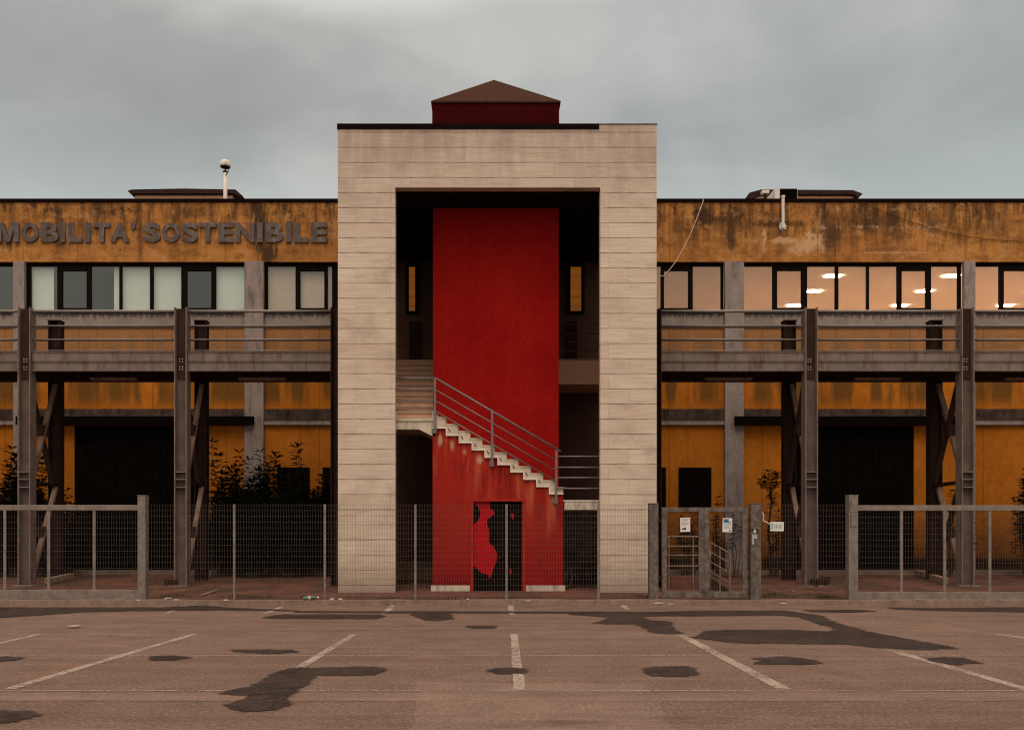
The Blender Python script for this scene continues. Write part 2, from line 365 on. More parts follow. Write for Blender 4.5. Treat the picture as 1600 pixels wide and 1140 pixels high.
asphalt('asphalt_dark', (.036, .025, .021), (.046, .032, .027), .45)
def worn(name, col, lo, hi, maxa):
    m, P, x, y, z = begin(name)
    g = NOISE(P, 16, 6, .8); g2 = NOISE(P, 1.1, 5, .6)
    b_ = finish(col, .95, 0, g, .3, .004, .05)
    L(M('MULTIPLY', MR(M('ADD', g, M('MULTIPLY', M('SUBTRACT', g2, .5), .55)), lo, hi), maxa), b_.inputs['Alpha'])
worn('line_paint', (.36, .285, .24), .34, .56, .78)
worn('line_faint', (.36, .28, .23), .40, .60, .65)
# dark patches: soft ragged rim, uneven tone
m, P, x, y, z = begin('stain')
at = N('ShaderNodeAttribute', attribute_name='rim')
g = NOISE(P, 20, 6, .82); g2 = NOISE(P, 3.5, 6, .7); g3 = NOISE(P, .9, 4, .6)
c = MIX(MR(g2, .35, .65), (.018, .012, .0105), (.038, .025, .021))
c = MIX(M('MULTIPLY', MR(g3, .4, .62), .5), c, (.050, .033, .027))
c = MIX(M('MULTIPLY', MR(g, .53, .66), .6), c, (.12, .085, .07))
c = MIX(M('MULTIPLY', MR(g, .47, .36), .7), c, (.008, .006, .005))
b_ = finish(c, .8, 0, g, .8, .012, .12)
L(MR(M('ADD', at.outputs['Fac'], M('ADD', M('MULTIPLY', M('SUBTRACT', g, .5), 2.0), M('MULTIPLY', M('SUBTRACT', g2, .5), 1.9))), .38, .75, 0.0, .93), b_.inputs['Alpha'])
# yard pavers
m, P, x, y, z = begin('red_pavers')
b2 = N('ShaderNodeTexBrick'); L(XYZ(x, y, 0.0), b2.inputs['Vector'])
for k, v in (('Scale', 1.0), ('Mortar Size', .008), ('Brick Width', .22), ('Row Height', .11)): b2.inputs[k].default_value = v
b2.inputs['Color1'].default_value = (.145, .055, .037, 1); b2.inputs['Color2'].default_value = (.105, .040, .027, 1); b2.inputs['Mortar'].default_value = (.05, .028, .02, 1)
n1 = NOISE(P, .7, 7, .65); n2 = NOISE(P, 5, 6, .65)
c = MIX(M('MULTIPLY', MR(n1, .42, .58), .75), b2.outputs[0], (.040, .024, .017))
c = MIX(M('MULTIPLY', MR(NOISE(P, 2.6, 6, .7, .6), .56, .66), .5), c, (.16, .10, .075))
c = MIX(M('MULTIPLY', M('MULTIPLY', MR(n2, .45, .65), MR(y, 21.2, 20.0)), .7), c, (.05, .032, .022))
finish(c, .9, 0, n2, .3, .01, .2)

# ---------------------------------------------------------------- mesh builder
class MB:
    def __init__(s): s.v = []; s.f = []
    def add(s, vs, fs):
        o = len(s.v); s.v += [tuple(q) for q in vs]; s.f += [tuple(i + o for i in f) for f in fs]; return s
    def box(s, x0, x1, y0, y1, z0, z1):
        if x0 > x1: x0, x1 = x1, x0
        if y0 > y1: y0, y1 = y1, y0
        if z0 > z1: z0, z1 = z1, z0
        return s.add([(x0, y0, z0), (x1, y0, z0), (x1, y1, z0), (x0, y1, z0), (x0, y0, z1), (x1, y0, z1), (x1, y1, z1), (x0, y1, z1)],
                     [(0, 3, 2, 1), (4, 5, 6, 7), (0, 1, 5, 4), (1, 2, 6, 5), (2, 3, 7, 6), (3, 0, 4, 7)])
    def prism(s, poly, y0, y1):                    # poly in (x, z), extruded along y
        a = sum(poly[i][0] * poly[(i + 1) % len(poly)][1] - poly[(i + 1) % len(poly)][0] * poly[i][1] for i in range(len(poly)))
        if a < 0: poly = poly[::-1]
        n = len(poly)
        vs = [(p[0], y0, p[1]) for p in poly] + [(p[0], y1, p[1]) for p in poly]
        fs = [tuple(range(n)), tuple(range(2 * n - 1, n - 1, -1))] + [((i + 1) % n, i, n + i, n + (i + 1) % n) for i in range(n)]
        return s.add(vs, fs)
    def tube(s, p, q, r, n=8, r2=None):
        p, q = Vector(p), Vector(q); d = (q - p)
        if d.length < 1e-6: return s
        d.normalize(); a = d.orthogonal().normalized(); b = d.cross(a); r2 = r if r2 is None else r2
        vs = []
        for c, rr in ((p, r), (q, r2)):
            for i in range(n):
                t = 2 * math.pi * i / n; vs.append(c + a * math.cos(t) * rr + b * math.sin(t) * rr)
        return s.add(vs, [(i, (i + 1) % n, n + (i + 1) % n, n + i) for i in range(n)] + [tuple(range(n - 1, -1, -1)), tuple(range(n, 2 * n))])
    def path(s, pts, r, n=8):
        for a, b in zip(pts, pts[1:]): s.tube(a, b, r, n)
        return s
    def beam(s, p, q, w, h, up=(0, 0, 1)):         # rectangular bar
        p, q = Vector(p), Vector(q); d = (q - p).normalized(); a = d.cross(Vector(up))
        if a.length < 1e-4: a = Vector((1, 0, 0))
        a.normalize(); b = a.cross(d)
        vs = [c + a * i * w / 2 + b * j * h / 2 for c in (p, q) for i, j in ((-1, -1), (1, -1), (1, 1), (-1, 1))]
        return s.add(vs, [(3, 2, 1, 0), (4, 5, 6, 7), (0, 1, 5, 4), (1, 2, 6, 5), (2, 3, 7, 6), (3, 0, 4, 7)])
    def lathe(s, c, prof, n=20):                   # prof = (r, z) pairs
        vs = [(c[0] + r * math.cos(2 * math.pi * i / n), c[1] + r * math.sin(2 * math.pi * i / n), c[2] + z) for r, z in prof for i in range(n)]
        fs = [(k * n + i, k * n + (i + 1) % n, (k + 1) * n + (i + 1) % n, (k + 1) * n + i) for k in range(len(prof) - 1) for i in range(n)]
        fs += [tuple(range(n - 1, -1, -1)), tuple(range((len(prof) - 1) * n, len(prof) * n))]
        return s.add(vs, fs)
    def torus(s, c, R_, r, ax, n=32, k=6):
        ax = Vector(ax).normalized(); a = ax.orthogonal().normalized(); b = ax.cross(a); c = Vector(c); o = len(s.v); vs = []; fs = []
        for i in range(n):
            t = 2 * math.pi * i / n; d = a * math.cos(t) + b * math.sin(t)
            for j in range(k):
                q = 2 * math.pi * j / k; vs.append(c + d * (R_ + r * math.cos(q)) + ax * r * math.sin(q))
        for i in range(n):
            for j in range(k):
                fs.append((i * k + j, ((i + 1) % n) * k + j, ((i + 1) % n) * k + (j + 1) % k, i * k + (j + 1) % k))
        return s.add(vs, fs)
    def build(s, name, mat, parent=None, smooth=False, bevel=0, kind=None):
        me = bpy.data.meshes.new(name)
        o = bpy.data.objects.new(name, me)
        off = Vector((0, 0, 0))
        if parent is not None: off = root_loc(parent)
        me.from_pydata([tuple(Vector(v) - off) for v in s.v], [], s.f); me.materials.append(MATS[mat]); me.update()
        if smooth:
            for p_ in me.polygons: p_.use_smooth = True
        C.objects.link(o)
        if parent is not None: o.parent = parent
        if bevel:
            b = o.modifiers.new('bevel', 'BEVEL'); b.width = bevel; b.segments = 2; b.limit_method = 'ANGLE'
        if kind: o['kind'] = kind
        return o
def root_loc(o):
    v = Vector((0, 0, 0))
    while o is not None: v += o.location; o = o.parent
    return v
def thing(name, label, cat, loc=(0, 0, 0), group=None):
    o = bpy.data.objects.new(name, None); C.objects.link(o); o.location = loc; o.empty_display_size = .3
    return tag(o, label, cat, group)
def tag(o, label, cat, group=None):
    o['label'] = label; o['category'] = cat
    if group: o['group'] = group
    return o
def copy_tree(o, parent=None):
    c = o.copy(); C.objects.link(c); c.parent = parent
    for ch in list(o.children): copy_tree(ch, c)
    return c
def place(o, label, loc):
    o.location = loc; o['label'] = label; return o

# ---------------------------------------------------------------- ground
b = MB(); b.add([(-400, -60, 0), (400, -60, 0), (400, 700, 0), (-400, 700, 0)], [(0, 1, 2, 3)])
b.build('parking_lot', 'asphalt', kind='structure')
b = MB(); ys = [19.22, 20.4, 21.8, 24.0, 27.7, 60]
for i, Y in enumerate(ys):
    z_ = yard_z(min(Y, 27.7)); b.v += [(-45, Y, z_), (45, Y, z_)]
for i in range(len(ys) - 1): b.f.append((2 * i, 2 * i + 1, 2 * i + 3, 2 * i + 2))
b.build('yard_pavement', 'red_pavers', kind='structure')
# kerb along the fence, slightly uneven
b = MB(); n = 90
for i in range(n + 1):
    x_ = -45 + 90 * i / n; h = .118 + rnd.uniform(-.006, .006); e = rnd.uniform(-.012, .012)
    b.v += [(x_, 19.0 + e, 0), (x_, 19.02 + e, h), (x_, 19.32, h + .006), (x_, 19.32, 0)]
for i in range(n):
    for k in range(3): b.f.append((4 * i + k, 4 * i + k + 1, 4 * i + 5 + k, 4 * i + 4 + k))
b.f = [f[::-1] for f in b.f]
b.build('kerb', 'kerb_stone', kind='structure')
b = MB()
for s in (-1, 1): b.box(AX + s * 4.9, AX + s * 27, 26.7, 26.95, .3, yard_z(26.7) + .13)
b.build('footpath_kerb', 'kerb_stone', kind='structure')
b = MB()
for s in (-1, 1): b.box(AX + s * 4.9, AX + s * 27, 26.952, 27.59, .3, yard_z(27.2) + .10)
b.build('footpath', 'concrete_dirty', kind='structure')
for (x0, y0, x1, y1) in ((312, 932, 351, 920), (1186, 904, 1240, 925)):
    a, c_ = G(x0, y0, .13), G(x1, y1, .13)
    MB().beam((a[0], a[1], .135), (c_[0], c_[1], .14), .1, .07).build('planting_edge', 'kerb_stone', kind='structure')

def sheet(name, poly, mat, z, jitter=.03, sub=.18):
    pts = []
    for i, p in enumerate(poly):
        q = poly[(i + 1) % len(poly)]; d = math.hypot(q[0] - p[0], q[1] - p[1]); k = max(1, int(d / sub)) if jitter else 1
        for j in range(k):
            t = j / k; pts.append((p[0] + (q[0] - p[0]) * t + rnd.gauss(0, jitter), p[1] + (q[1] - p[1]) * t + rnd.gauss(0, jitter)))
    a = sum(pts[i][0] * pts[(i + 1) % len(pts)][1] - pts[(i + 1) % len(pts)][0] * pts[i][1] for i in range(len(pts)))
    if a < 0: pts = pts[::-1]
    b = MB(); b.v = [(p[0], p[1], z) for p in pts]; b.f = [tuple(range(len(pts)))]
    return b.build(name, mat, kind='structure')
def stain(name, poly, z, wd=.15):
    pts = []
    for i, p in enumerate(poly):
        q = poly[(i + 1) % len(poly)]; d = math.hypot(q[0] - p[0], q[1] - p[1]); k = max(1, int(d / .12))
        for j in range(k):
            t = j / k; pts.append(Vector((p[0] + (q[0] - p[0]) * t + rnd.gauss(0, .018), p[1] + (q[1] - p[1]) * t + rnd.gauss(0, .018))))
    a = sum(pts[i][0] * pts[(i + 1) % len(pts)][1] - pts[(i + 1) % len(pts)][0] * pts[i][1] for i in range(len(pts)))
    if a < 0: pts = pts[::-1]
    n = len(pts); outer = []
    for i in range(n):
        t = (pts[(i + 1) % n] - pts[i - 1]); t = t.normalized() if t.length > 1e-6 else Vector((1, 0)); outer.append(pts[i] + Vector((t.y, -t.x)) * wd)
    b = MB(); b.v = [(p.x, p.y, z) for p in pts] + [(p.x, p.y, z) for p in outer]
    b.f = [tuple(range(n))] + [(n + i, n + (i + 1) % n, (i + 1) % n, i) for i in range(n)]
    o = b.build(name, 'stain', kind='structure')
    at = o.data.attributes.new('rim', 'FLOAT', 'POINT')
    for i in range(2 * n): at.data[i].value = 1.0 if i < n else 0.0
    return o
# lighter resurfaced areas
sheet('resurfaced_asphalt', [G(652, 1066), G(1005, 1066), G(1090, 1200), G(640, 1200)], 'asphalt_light', .002, .04, .3)
sheet('resurfaced_strip', [G(-300, 1082), G(1900, 1082), G(1900, 1095), G(-300, 1095)], 'asphalt_light', .003, .02, .3)
# faint transverse lines
for y_, w_ in ((990.5, .05), (1024, .05), (1078.5, .05)):
    Y = FPX * CH / (y_ - HY)
    sheet('faint_line', [(-16, Y - w_ / 2), (16, Y - w_ / 2), (16, Y + w_ / 2), (-16, Y + w_ / 2)], 'line_faint', .0042, .006, .25)
for (x0, y0, x1, y1, wd) in ((15, 1076, 305, 990, .12), (440, 1060, 553, 991, .11), (812, 1078, 803, 990, .11), (1226, 1077, 1062, 991, .14), (1640, 1087, 1400, 1018, .13), (-60, 1018, 60, 991, .10), (-260, 1078, -60, 1018, .12), (1555, 990, 1640, 1002, .09),
                             (1395, 1016, 1310, 990, .1), (600, 958, 620, 941.5, .13), (800, 960, 797, 944, .12), (980, 952, 970, 941.5, .13), (415, 958, 440, 948, .12), (260, 958, 290, 946, .1)):
    a, c_ = Vector(G(x0, y0)), Vector(G(x1, y1)); d = (c_ - a).normalized(); n_ = Vector((-d.y, d.x)) * wd / 2
    sheet('bay_line', [tuple(a - n_), tuple(c_ - n_), tuple(c_ + n_), tuple(a + n_)], 'line_paint', .0054, .003, .2)
def Q(ox, oy, pts): return [G(ox + px * .5, oy + py * .5) for px, py in pts]
patches = [
 Q(800, 920, [(190, 76), (400, 74), (600, 68), (850, 68), (960, 84), (1000, 105), (1100, 132), (1250, 160), (1380, 185), (1300, 188), (1180, 186), (1050, 172), (700, 168), (580, 152), (620, 132), (700, 128), (860, 128), (1000, 134), (1025, 128), (960, 105), (900, 88), (840, 82), (600, 84), (480, 84), (400, 86), (420, 98), (480, 100), (490, 120), (520, 140), (450, 138), (400, 110), (265, 108), (300, 98), (310, 88), (190, 80)]),
 Q(800, 920, [(420, 255), (450, 245), (540, 244), (566, 258), (540, 271), (455, 271)]),
 Q(800, 920, [(770, 218), (860, 213), (920, 220), (955, 230), (900, 234), (840, 233), (770, 234), (800, 226)]),
 Q(800, 920, [(1310, 218), (1400, 216), (1448, 230), (1380, 235), (1330, 230)]),
 Q(800, 920, [(920, 65), (1080, 65), (1135, 69), (1060, 73), (940, 71)]),
 Q(800, 920, [(1180, 58), (1310, 60), (1640, 57), (1640, 73), (1300, 67), (1200, 63)]),
 Q(0, 920, [(830, 90), (880, 80), (1180, 80), (1195, 86), (1170, 93), (850, 92)]),
 Q(0, 920, [(1290, 77), (1395, 76), (1405, 92), (1370, 99), (1330, 95)]),
 Q(0, 920, [(1465, 115), (1545, 115), (1530, 122), (1480, 122)]),
 Q(0, 920, [(725, 192), (900, 192), (920, 197), (880, 200), (780, 198)]),
 Q(0, 920, [(480, 212), (560, 210), (582, 216), (540, 221), (490, 220)]),
 Q(0, 920, [(920, 250), (1170, 245), (1185, 255), (1160, 268), (980, 268), (950, 290), (900, 325), (880, 342), (780, 346), (830, 330), (695, 328), (730, 318), (800, 305), (850, 275)]),
 Q(0, 920, [(725, 362), (770, 352), (880, 352), (900, 358), (850, 375), (760, 382), (730, 376)]),
 Q(0, 920, [(-90, 380), (0, 385), (70, 388), (95, 395), (50, 412), (-60, 420)]),
 Q(0, 920, [(-200, 58), (0, 58), (500, 58), (640, 52), (700, 58), (930, 68), (700, 66), (450, 68), (250, 72), (60, 86), (-200, 100)]),
 Q(0, 920, [(1538, 256), (1560, 250), (1630, 250), (1638, 258), (1620, 263), (1560, 262)]),
 Q(0, 920, [(-60, 214), (60, 216), (40, 222), (-60, 226)]),
 Q(0, 920, [(930, 70), (1700, 71), (2100, 72), (2100, 75), (1300, 75), (930, 73)]),
]
for i, p in enumerate(patches):
    stain('oil_stain', p, .0066 + .0002 * i)

# ---------------------------------------------------------------- portal tower
tw = thing('entrance_tower', 'tall stone-clad portal tower with deep red shaft and pyramid roof', 'tower', (AX, YT, 0))
xl0, xl1, xr0, xr1 = PX(528, YT), PX(617.5, YT), PX(938, YT), PX(1026, YT)
zt, zo = PZ(195, YT), PZ(293, YT)
b = MB()
fr = [(xl0, .05), (xl1, .05), (xl1, zo), (xr0, zo), (xr0, .05), (xr1, .05), (xr1, zt), (xl0, zt)]
b.prism(fr, YT, YT + .25); b.build('stone_frame', 'travertine', tw)
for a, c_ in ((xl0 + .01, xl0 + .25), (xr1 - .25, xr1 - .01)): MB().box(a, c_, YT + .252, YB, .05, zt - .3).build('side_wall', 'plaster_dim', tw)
XI0, XI1 = xl0 + .252, xr1 - .252
b = MB(); b.box(XI0, XI1, YT + .252, YB, zo + .004, zo + .5); b.box(xl0 + .01, xr1 - .01, YB + .001, YW, zo + .004, zo + .5); b.box(xl0 + .01, xr1 - .01, YT + .252, YB + 1.5, zt - .298, zt - .15)
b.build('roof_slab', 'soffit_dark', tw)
b = MB(); b.box(xl0 - .02, PX(936, YT), YT - .025, YT + .3, PZ(202, YT), zt + .02); b.build('roof_flashing', 'coping_black', tw)
b = MB(); b.box(PX(936, YT) + .003, xr1 + .015, YT - .012, YT + .3, zt + .002, zt + .03); b.build('roof_flashing', 'concrete_dirty', tw)
sx0, sx1 = PX(676.5, YR), PX(873, YR); zb = PZ(162, YR)
b = MB(); b.box(sx0, sx1, YR, YR + 2.85, .05, zo + .0035); sh = b.build('shaft', 'red_plaster', tw)
b = MB(); b.box(sx0 - .02, sx1 + .01, YR - .02, YR + 3.5, zt - .14, zb); b.build('roof_turret', 'turret_red', tw)
cx, cy = (sx0 + sx1) / 2, YR + 1.75
b = MB(); e = .05
b.add([(sx0 - e, YR - e, zb + .002), (sx1 + e, YR - e, zb + .002), (sx1 + e, YR + 3.5 + e, zb + .002), (sx0 - e, YR + 3.5 + e, zb + .002), (cx - .03, cy, PZ(125, cy)),
       (sx0 - e, YR - e, zb + .05), (sx1 + e, YR - e, zb + .05), (sx1 + e, YR + 3.5 + e, zb + .05), (sx0 - e, YR + 3.5 + e, zb + .05)],
      [(3, 2, 1, 0), (5, 6, 4), (6, 7, 4), (7, 8, 4), (8, 5, 4), (0, 1, 6, 5), (1, 2, 7, 6), (2, 3, 8, 7), (3, 0, 5, 8)])
b.build('pyramid_roof', 'roof_brown', tw)
# back wall with dark doors and two tall windows, their blinds glowing by emission
b = MB(); wl, wr = (PX(639, YW - .05), PX(649, YW - .05)), (PX(891, YW - .05), PX(908, YW - .05))
wz0, wz1 = PZ(487, YW - .05), PZ(417, YW - .05)
b.box(xl0, wl[0], YW - .1, YW, .3, zo); b.box(wl[1], wr[0], YW - .1, YW, .3, zo); b.box(wr[1], xr1, YW - .1, YW, .3, zo)
for q in (wl, wr): b.box(q[0], q[1], YW - .1, YW, .3, wz0); b.box(q[0], q[1], YW - .1, YW, wz1, zo)
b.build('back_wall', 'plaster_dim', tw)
for q in (wl, wr):
    b = MB(); t_ = .05
    b.box(q[0] - .1, q[0], YW - .16, YW - .105, wz0 - .1, wz1 + .1); b.box(q[1], q[1] + .1, YW - .16, YW - .105, wz0 - .1, wz1 + .1)
    b.box(q[0], q[1], YW - .16, YW - .105, wz0 - .1, wz0); b.box(q[0], q[1], YW - .16, YW - .105, wz1, wz1 + .1)
    wf = b.build('window', 'frame_black', tw)
    MB().box(q[0], q[1], YW - .04, YW - .03, wz0, wz1).build('blind', 'glowing_blind', wf)
    MB().box(q[0], q[1], YW - .12, YW - .115, wz0, wz1).build('pane', 'glass', wf)
for q in ((640, 657), (884, 901)):
    MB().box(PX(q[0], YW), PX(q[1], YW), YW - .15, YW - .11, 6.9, wz0 - .35).build('door', 'steel_dark', tw)
# first-floor slab edge right of the shaft and behind
zs = PZ(562, YB)
b = MB(); b.box(sx1 + .002, XI1, YB, YW - .1, PZ(600, YB), zs); b.build('floor_slab', 'slab_plaster', tw)
b = MB(); b.box(sx1 + .002, XI1, YB - .03, YB + .02, zs + .002, zs + .03); b.build('slab_edge', 'concrete', tw)
b = MB(); b.box(XI0, sx0 - .002, YB, YW - .1, PZ(600, YB), zs); b.build('floor_slab', 'slab_plaster', tw)
b = MB()
for z_ in (.28, .55, .82, 1.1): b.tube((sx1, YB, zs + z_ ), (XI1, YB, zs + z_), .018)
b.build('landing_rail', 'steel_paint', tw)
# low steps at the ground in the left passage
b = MB()
for i in range(3): b.box(XI0, sx0 - .002, 25.4 + .32 * i, 26.6, .2, .30 + .17 * (i + 1))
b.build('low_steps', 'timber', tw)

# ---------------------------------------------------------------- staircase
st = thing('staircase', 'open stone stair climbing left across the red portal wall with grey tube railing', 'staircase', (PX(778, YS), YS, 0))
def sz(py): return PZ(py, YS)
def sx(px): return PX(px, YS)
up = [(876.3, 761), (866, 749.8), (846.7, 739), (827.4, 728), (808.3, 717.3), (789.9, 706.4), (771, 695.4), (751.8, 684.4), (732.7, 673.2), (713.4, 662.3), (694.3, 651.3), (682, 645)]
upper = []                                         # stepped line from the right foot up to the left landing
for i, (px, py) in enumerate(up):
    if i == 0: upper += [(880, 772), (880, 761)]
    else: upper += [(up[i][0], up[i - 1][1]), (up[i][0], up[i][1])]
upper.append((676, 645))
lower = []
pts = [(880, 771)]
for i in range(9): pts += [(858.3 - 20.1 * i, 771 - 11.4 * i), (858.3 - 20.1 * i, 771 - 11.4 * (i + 1))]
pts = pts + [(681.8, 668.4), (676.5, 668.4)]
dl, dr, dt_ = 735.5, 820.5, 779.5
# red wall below (pieces round the door opening)
wallpoly_top = [(sx(p[0]), sz(p[1] + 6)) for p in upper]      # right to left, a little below the treads
def top_at(px):
    for a, c_ in zip(upper, upper[1:]):
        if c_[0] <= px <= a[0] and a[0] != c_[0]: return a[1] + 6
    return upper[-1][1] + 6
def wall_piece(pa, pb, zlow):
    t = [(px, py + 6) for px, py in upper if pa < px < pb]
    poly = [(pb, zlow), (pb, top_at(pb - .01))] + t + [(pa, top_at(pa + .01)), (pa, zlow)]
    out = []
    for p in poly:
        q = (sx(p[0]), sz(p[1]))
        if not out or (abs(out[-1][0] - q[0]) + abs(out[-1][1] - q[1])) > 1e-4: out.append(q)
    return out
b = MB()
b.prism(wall_piece(676, dl, 928), YS, YR - .002); b.prism(wall_piece(dr, 880, 928), YS, YR - .002); b.prism(wall_piece(dl, dr, dt_), YS + .0, YR - .002)
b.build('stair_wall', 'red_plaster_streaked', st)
# steps
b = MB()
for i in range(len(up) - 1):
    x1_, x0_ = sx(up[i][0] + (4 if i == 0 else 0)), sx(up[i + 1][0])
    b.box(x0_, x1_ + .03, YS - .045, YR - .004, sz(up[i][1]) - .035, sz(up[i][1]) + .002 * 0)
for i in range(len(up) - 1):
    b.box(sx(up[i + 1][0]), sx(up[i + 1][0]) + .03, YS - .04, YR - .006, sz(up[i][1]) + .001, sz(up[i + 1][1]) - .036)
b.build('treads', 'step_stone', st)
# stone skirting: stepped band on the face of the wall
band = [(sx(p[0]), sz(p[1] + .6)) for p in upper] + [(sx(p[0]), sz(p[1])) for p in pts[::-1]]
b = MB(); b.prism(band, YS - .035, YS - .001); b.build('skirting', 'step_stone', st)
b = MB()
for a, c_ in zip(pts, pts[1:]):
    if abs(a[1] - c_[1]) < .01: b.box(sx(c_[0]) - .012, sx(a[0]), YS - .055, YS - .03, sz(a[1]) - .02, sz(a[1]) + .015)
    else: b.box(sx(a[0]) - .014, sx(a[0]) + .016, YS - .052, YS - .034, sz(a[1]) + .016, sz(c_[1]) - .021)
b.build('skirting_trim', 'white_paint', st)
for i in range(8):
    b = MB(); px, py = 700 + 20.1 * i, 669.5 + 11.4 * i
    b.prism([(sx(px), sz(py)), (sx(px + 1.3), sz(py)), (sx(px + 4), sz(py + 5)), (sx(px + 2.6), sz(py + 5.5))], YS - .04, YS - .0355)
    b.build('drip_mark', 'steel_dark', st)
# left landing with haunch, second flight going back up
zl = sz(654)
b = MB(); b.box(XI0, sx(676), YS - .03, YR + .15, zl - .06, zl); b.build('left_landing', 'step_stone', st)
b = MB(); b.prism([(XI0, zl - .061), (sx(679.9), zl - .061), (sx(679.9), sz(681)), (sx(674), sz(680)), (sx(655), sz(670.5)), (XI0, sz(670.5))], YS, YR + .15)
b.build('landing_beam', 'skirting_stone', st)
MB().box(xl1 - .018, xl1 + .02, YS - .03, YS, zl, sz(640)).build('upstand', 'white_paint', st); MB().box(sx(675), sx(679.9), YS - .031, YS, zl, sz(641)).build('upstand', 'white_paint', st)
b = MB(); nr = 12; rs_ = (zs - zl) / nr
for i in range(nr):
    y0_ = YR + .16 + .245 * i
    if y0_ < YB - .01: b.box(XI0, sx0 - .003, y0_, y0_ + .26, zl + rs_ * i - .12, zl + rs_ * (i + 1) - .032)
b.build('back_flight', 'slab_plaster', st)
b = MB()
for i in range(nr):
    y0_ = YR + .16 + .245 * i
    if y0_ < YB - .01: b.box(XI0, sx0 - .003, y0_ - .03, y0_ + .262, zl + rs_ * (i + 1) - .031, zl + rs_ * (i + 1))
b.build('back_treads', 'step_stone', st)
# right landing and flight down behind it
zr = sz(781)
b = MB(); b.box(sx(880) + .004, XI1, YS - .03, YR + .15, zr - .03, zr); b.build('right_landing', 'white_paint', st)
b = MB(); b.box(sx(881) + .01, XI1, YS - .01, YR + .15, sz(796), zr - .031); b.build('landing_beam', 'skirting_stone', st)
b = MB()
for i in range(11): b.box(sx1 + .003, XI1, YR + .16 + .25 * i, YR + .16 + .26 * i + .26, zr - .19 * (i + 1) - .14, zr - .19 * (i + 1))
b.build('back_flight', 'concrete_dirty', st)
# plinths and door
for a, c_ in ((673.5, 734), (821.5, 883)): MB().box(sx(a), sx(c_), YS - .03, YS - .002, .1, sz(914)).build('skirting_block', 'skirting_stone', st)
b = MB(); q = .07
b.box(sx(dl) - .0, sx(dl) + q, YS - .02, YS + .12, .12, sz(dt_)); b.box(sx(dr) - q, sx(dr), YS - .02, YS + .12, .12, sz(dt_)); b.box(sx(dl) + q, sx(dr) - q, YS - .02, YS + .12, sz(dt_) - .06, sz(dt_))
fd = b.build('door_frame', 'door_trim_red', st)
b = MB(); b.box(sx(dl) + q, sx(dr) - q, YS + .06, YS + .1, .13, sz(dt_) - .06); dr_ = b.build('door', 'door_black', st)
dz = lambda vx, vy: (sx(660 + vx / 5.333), sz(740 + vy / 5.333))
redp = [(412, 213), (585, 218), (560, 245), (566, 290), (590, 300), (600, 335), (572, 352), (560, 368), (540, 378), (540, 420), (555, 455), (560, 500), (555, 570), (590, 600), (618, 650), (622, 710), (605, 760), (585, 810), (576, 850), (548, 875), (555, 845), (530, 835), (500, 830), (460, 800), (445, 775), (412, 765), (412, 430), (450, 405), (478, 360), (482, 320), (472, 285), (445, 252), (412, 234)]
MB().prism([dz(*p) for p in redp], YS + .056, YS + .06).build('peeling_paint', 'door_red', dr_)
MB().prism([dz(735, 330), dz(766, 330), dz(756, 380), dz(749, 376)], YS + .056, YS + .06).build('paint_chip', 'door_red', dr_)
MB().prism([dz(724, 795), dz(742, 790), dz(745, 830), dz(728, 835)], YS + .056, YS + .06).build('paint_chip', 'door_red', dr_)
for q_ in range(26):
    vx = rnd.uniform(560, 830); vy = rnd.uniform(230, 960) if q_ % 3 else rnd.uniform(840, 960); k_ = rnd.uniform(2, 6)
    vx = vx if q_ % 3 else rnd.uniform(420, 830)
    MB().prism([dz(vx, vy), dz(vx + k_, vy + rnd.uniform(-3, 3)), dz(vx + k_ * .8, vy + k_ * rnd.uniform(1, 3)), dz(vx - rnd.uniform(0, 3), vy + k_)], YS + .0575, YS + .06).build('paint_fleck', 'door_trim_red' if q_ % 2 else 'steel_rusty', dr_)
MB().tube((sx(dr) - .16, YS + .03, 1.15), (sx(dr) - .16, YS + .03, 1.29), .012).build('handle', 'steel_dark', dr_)
# railing
yr = YS - .075
def rp(px, py): return (PX(px, yr), yr, PZ(py, yr))
b = MB(); b.path([rp(617.5, 590.5), rp(681, 590.8), rp(876, 705)], .027); b.build('handrail', 'rail_grey', st, smooth=True)
b = MB()
for yl, y1, y2 in ((608, 609, 719), (624.5, 626, 735.3), (640.5, 642.5, 751.8)):
    b.path([rp(617.5, yl), rp(679, yl)], .017); b.tube(rp(681, y1), rp(869, y2), .017)
b.build('rails', 'rail_grey', st, smooth=True)
b = MB()
for y_ in (712.7, 729.8, 746, 762.7): b.tube(rp(869, y_), rp(938, y_), .02)
b.build('landing_rails', 'rail_grey', st, smooth=True)
for px, a, c_ in ((679.5, 591, 677), (769, 643, 729), (869, 703, 787)):
    p0, p1 = rp(px, a), rp(px, c_)
    b = MB(); b.box(p0[0] - .028, p0[0] + .028, yr - .028, yr + .028, p1[2], p0[2]); b.box(p0[0] - .075, p0[0] + .045, yr + .03, yr + .045, p1[2] + .02, p1[2] + .17)
    b.build('rail_post', 'rail_grey', st)

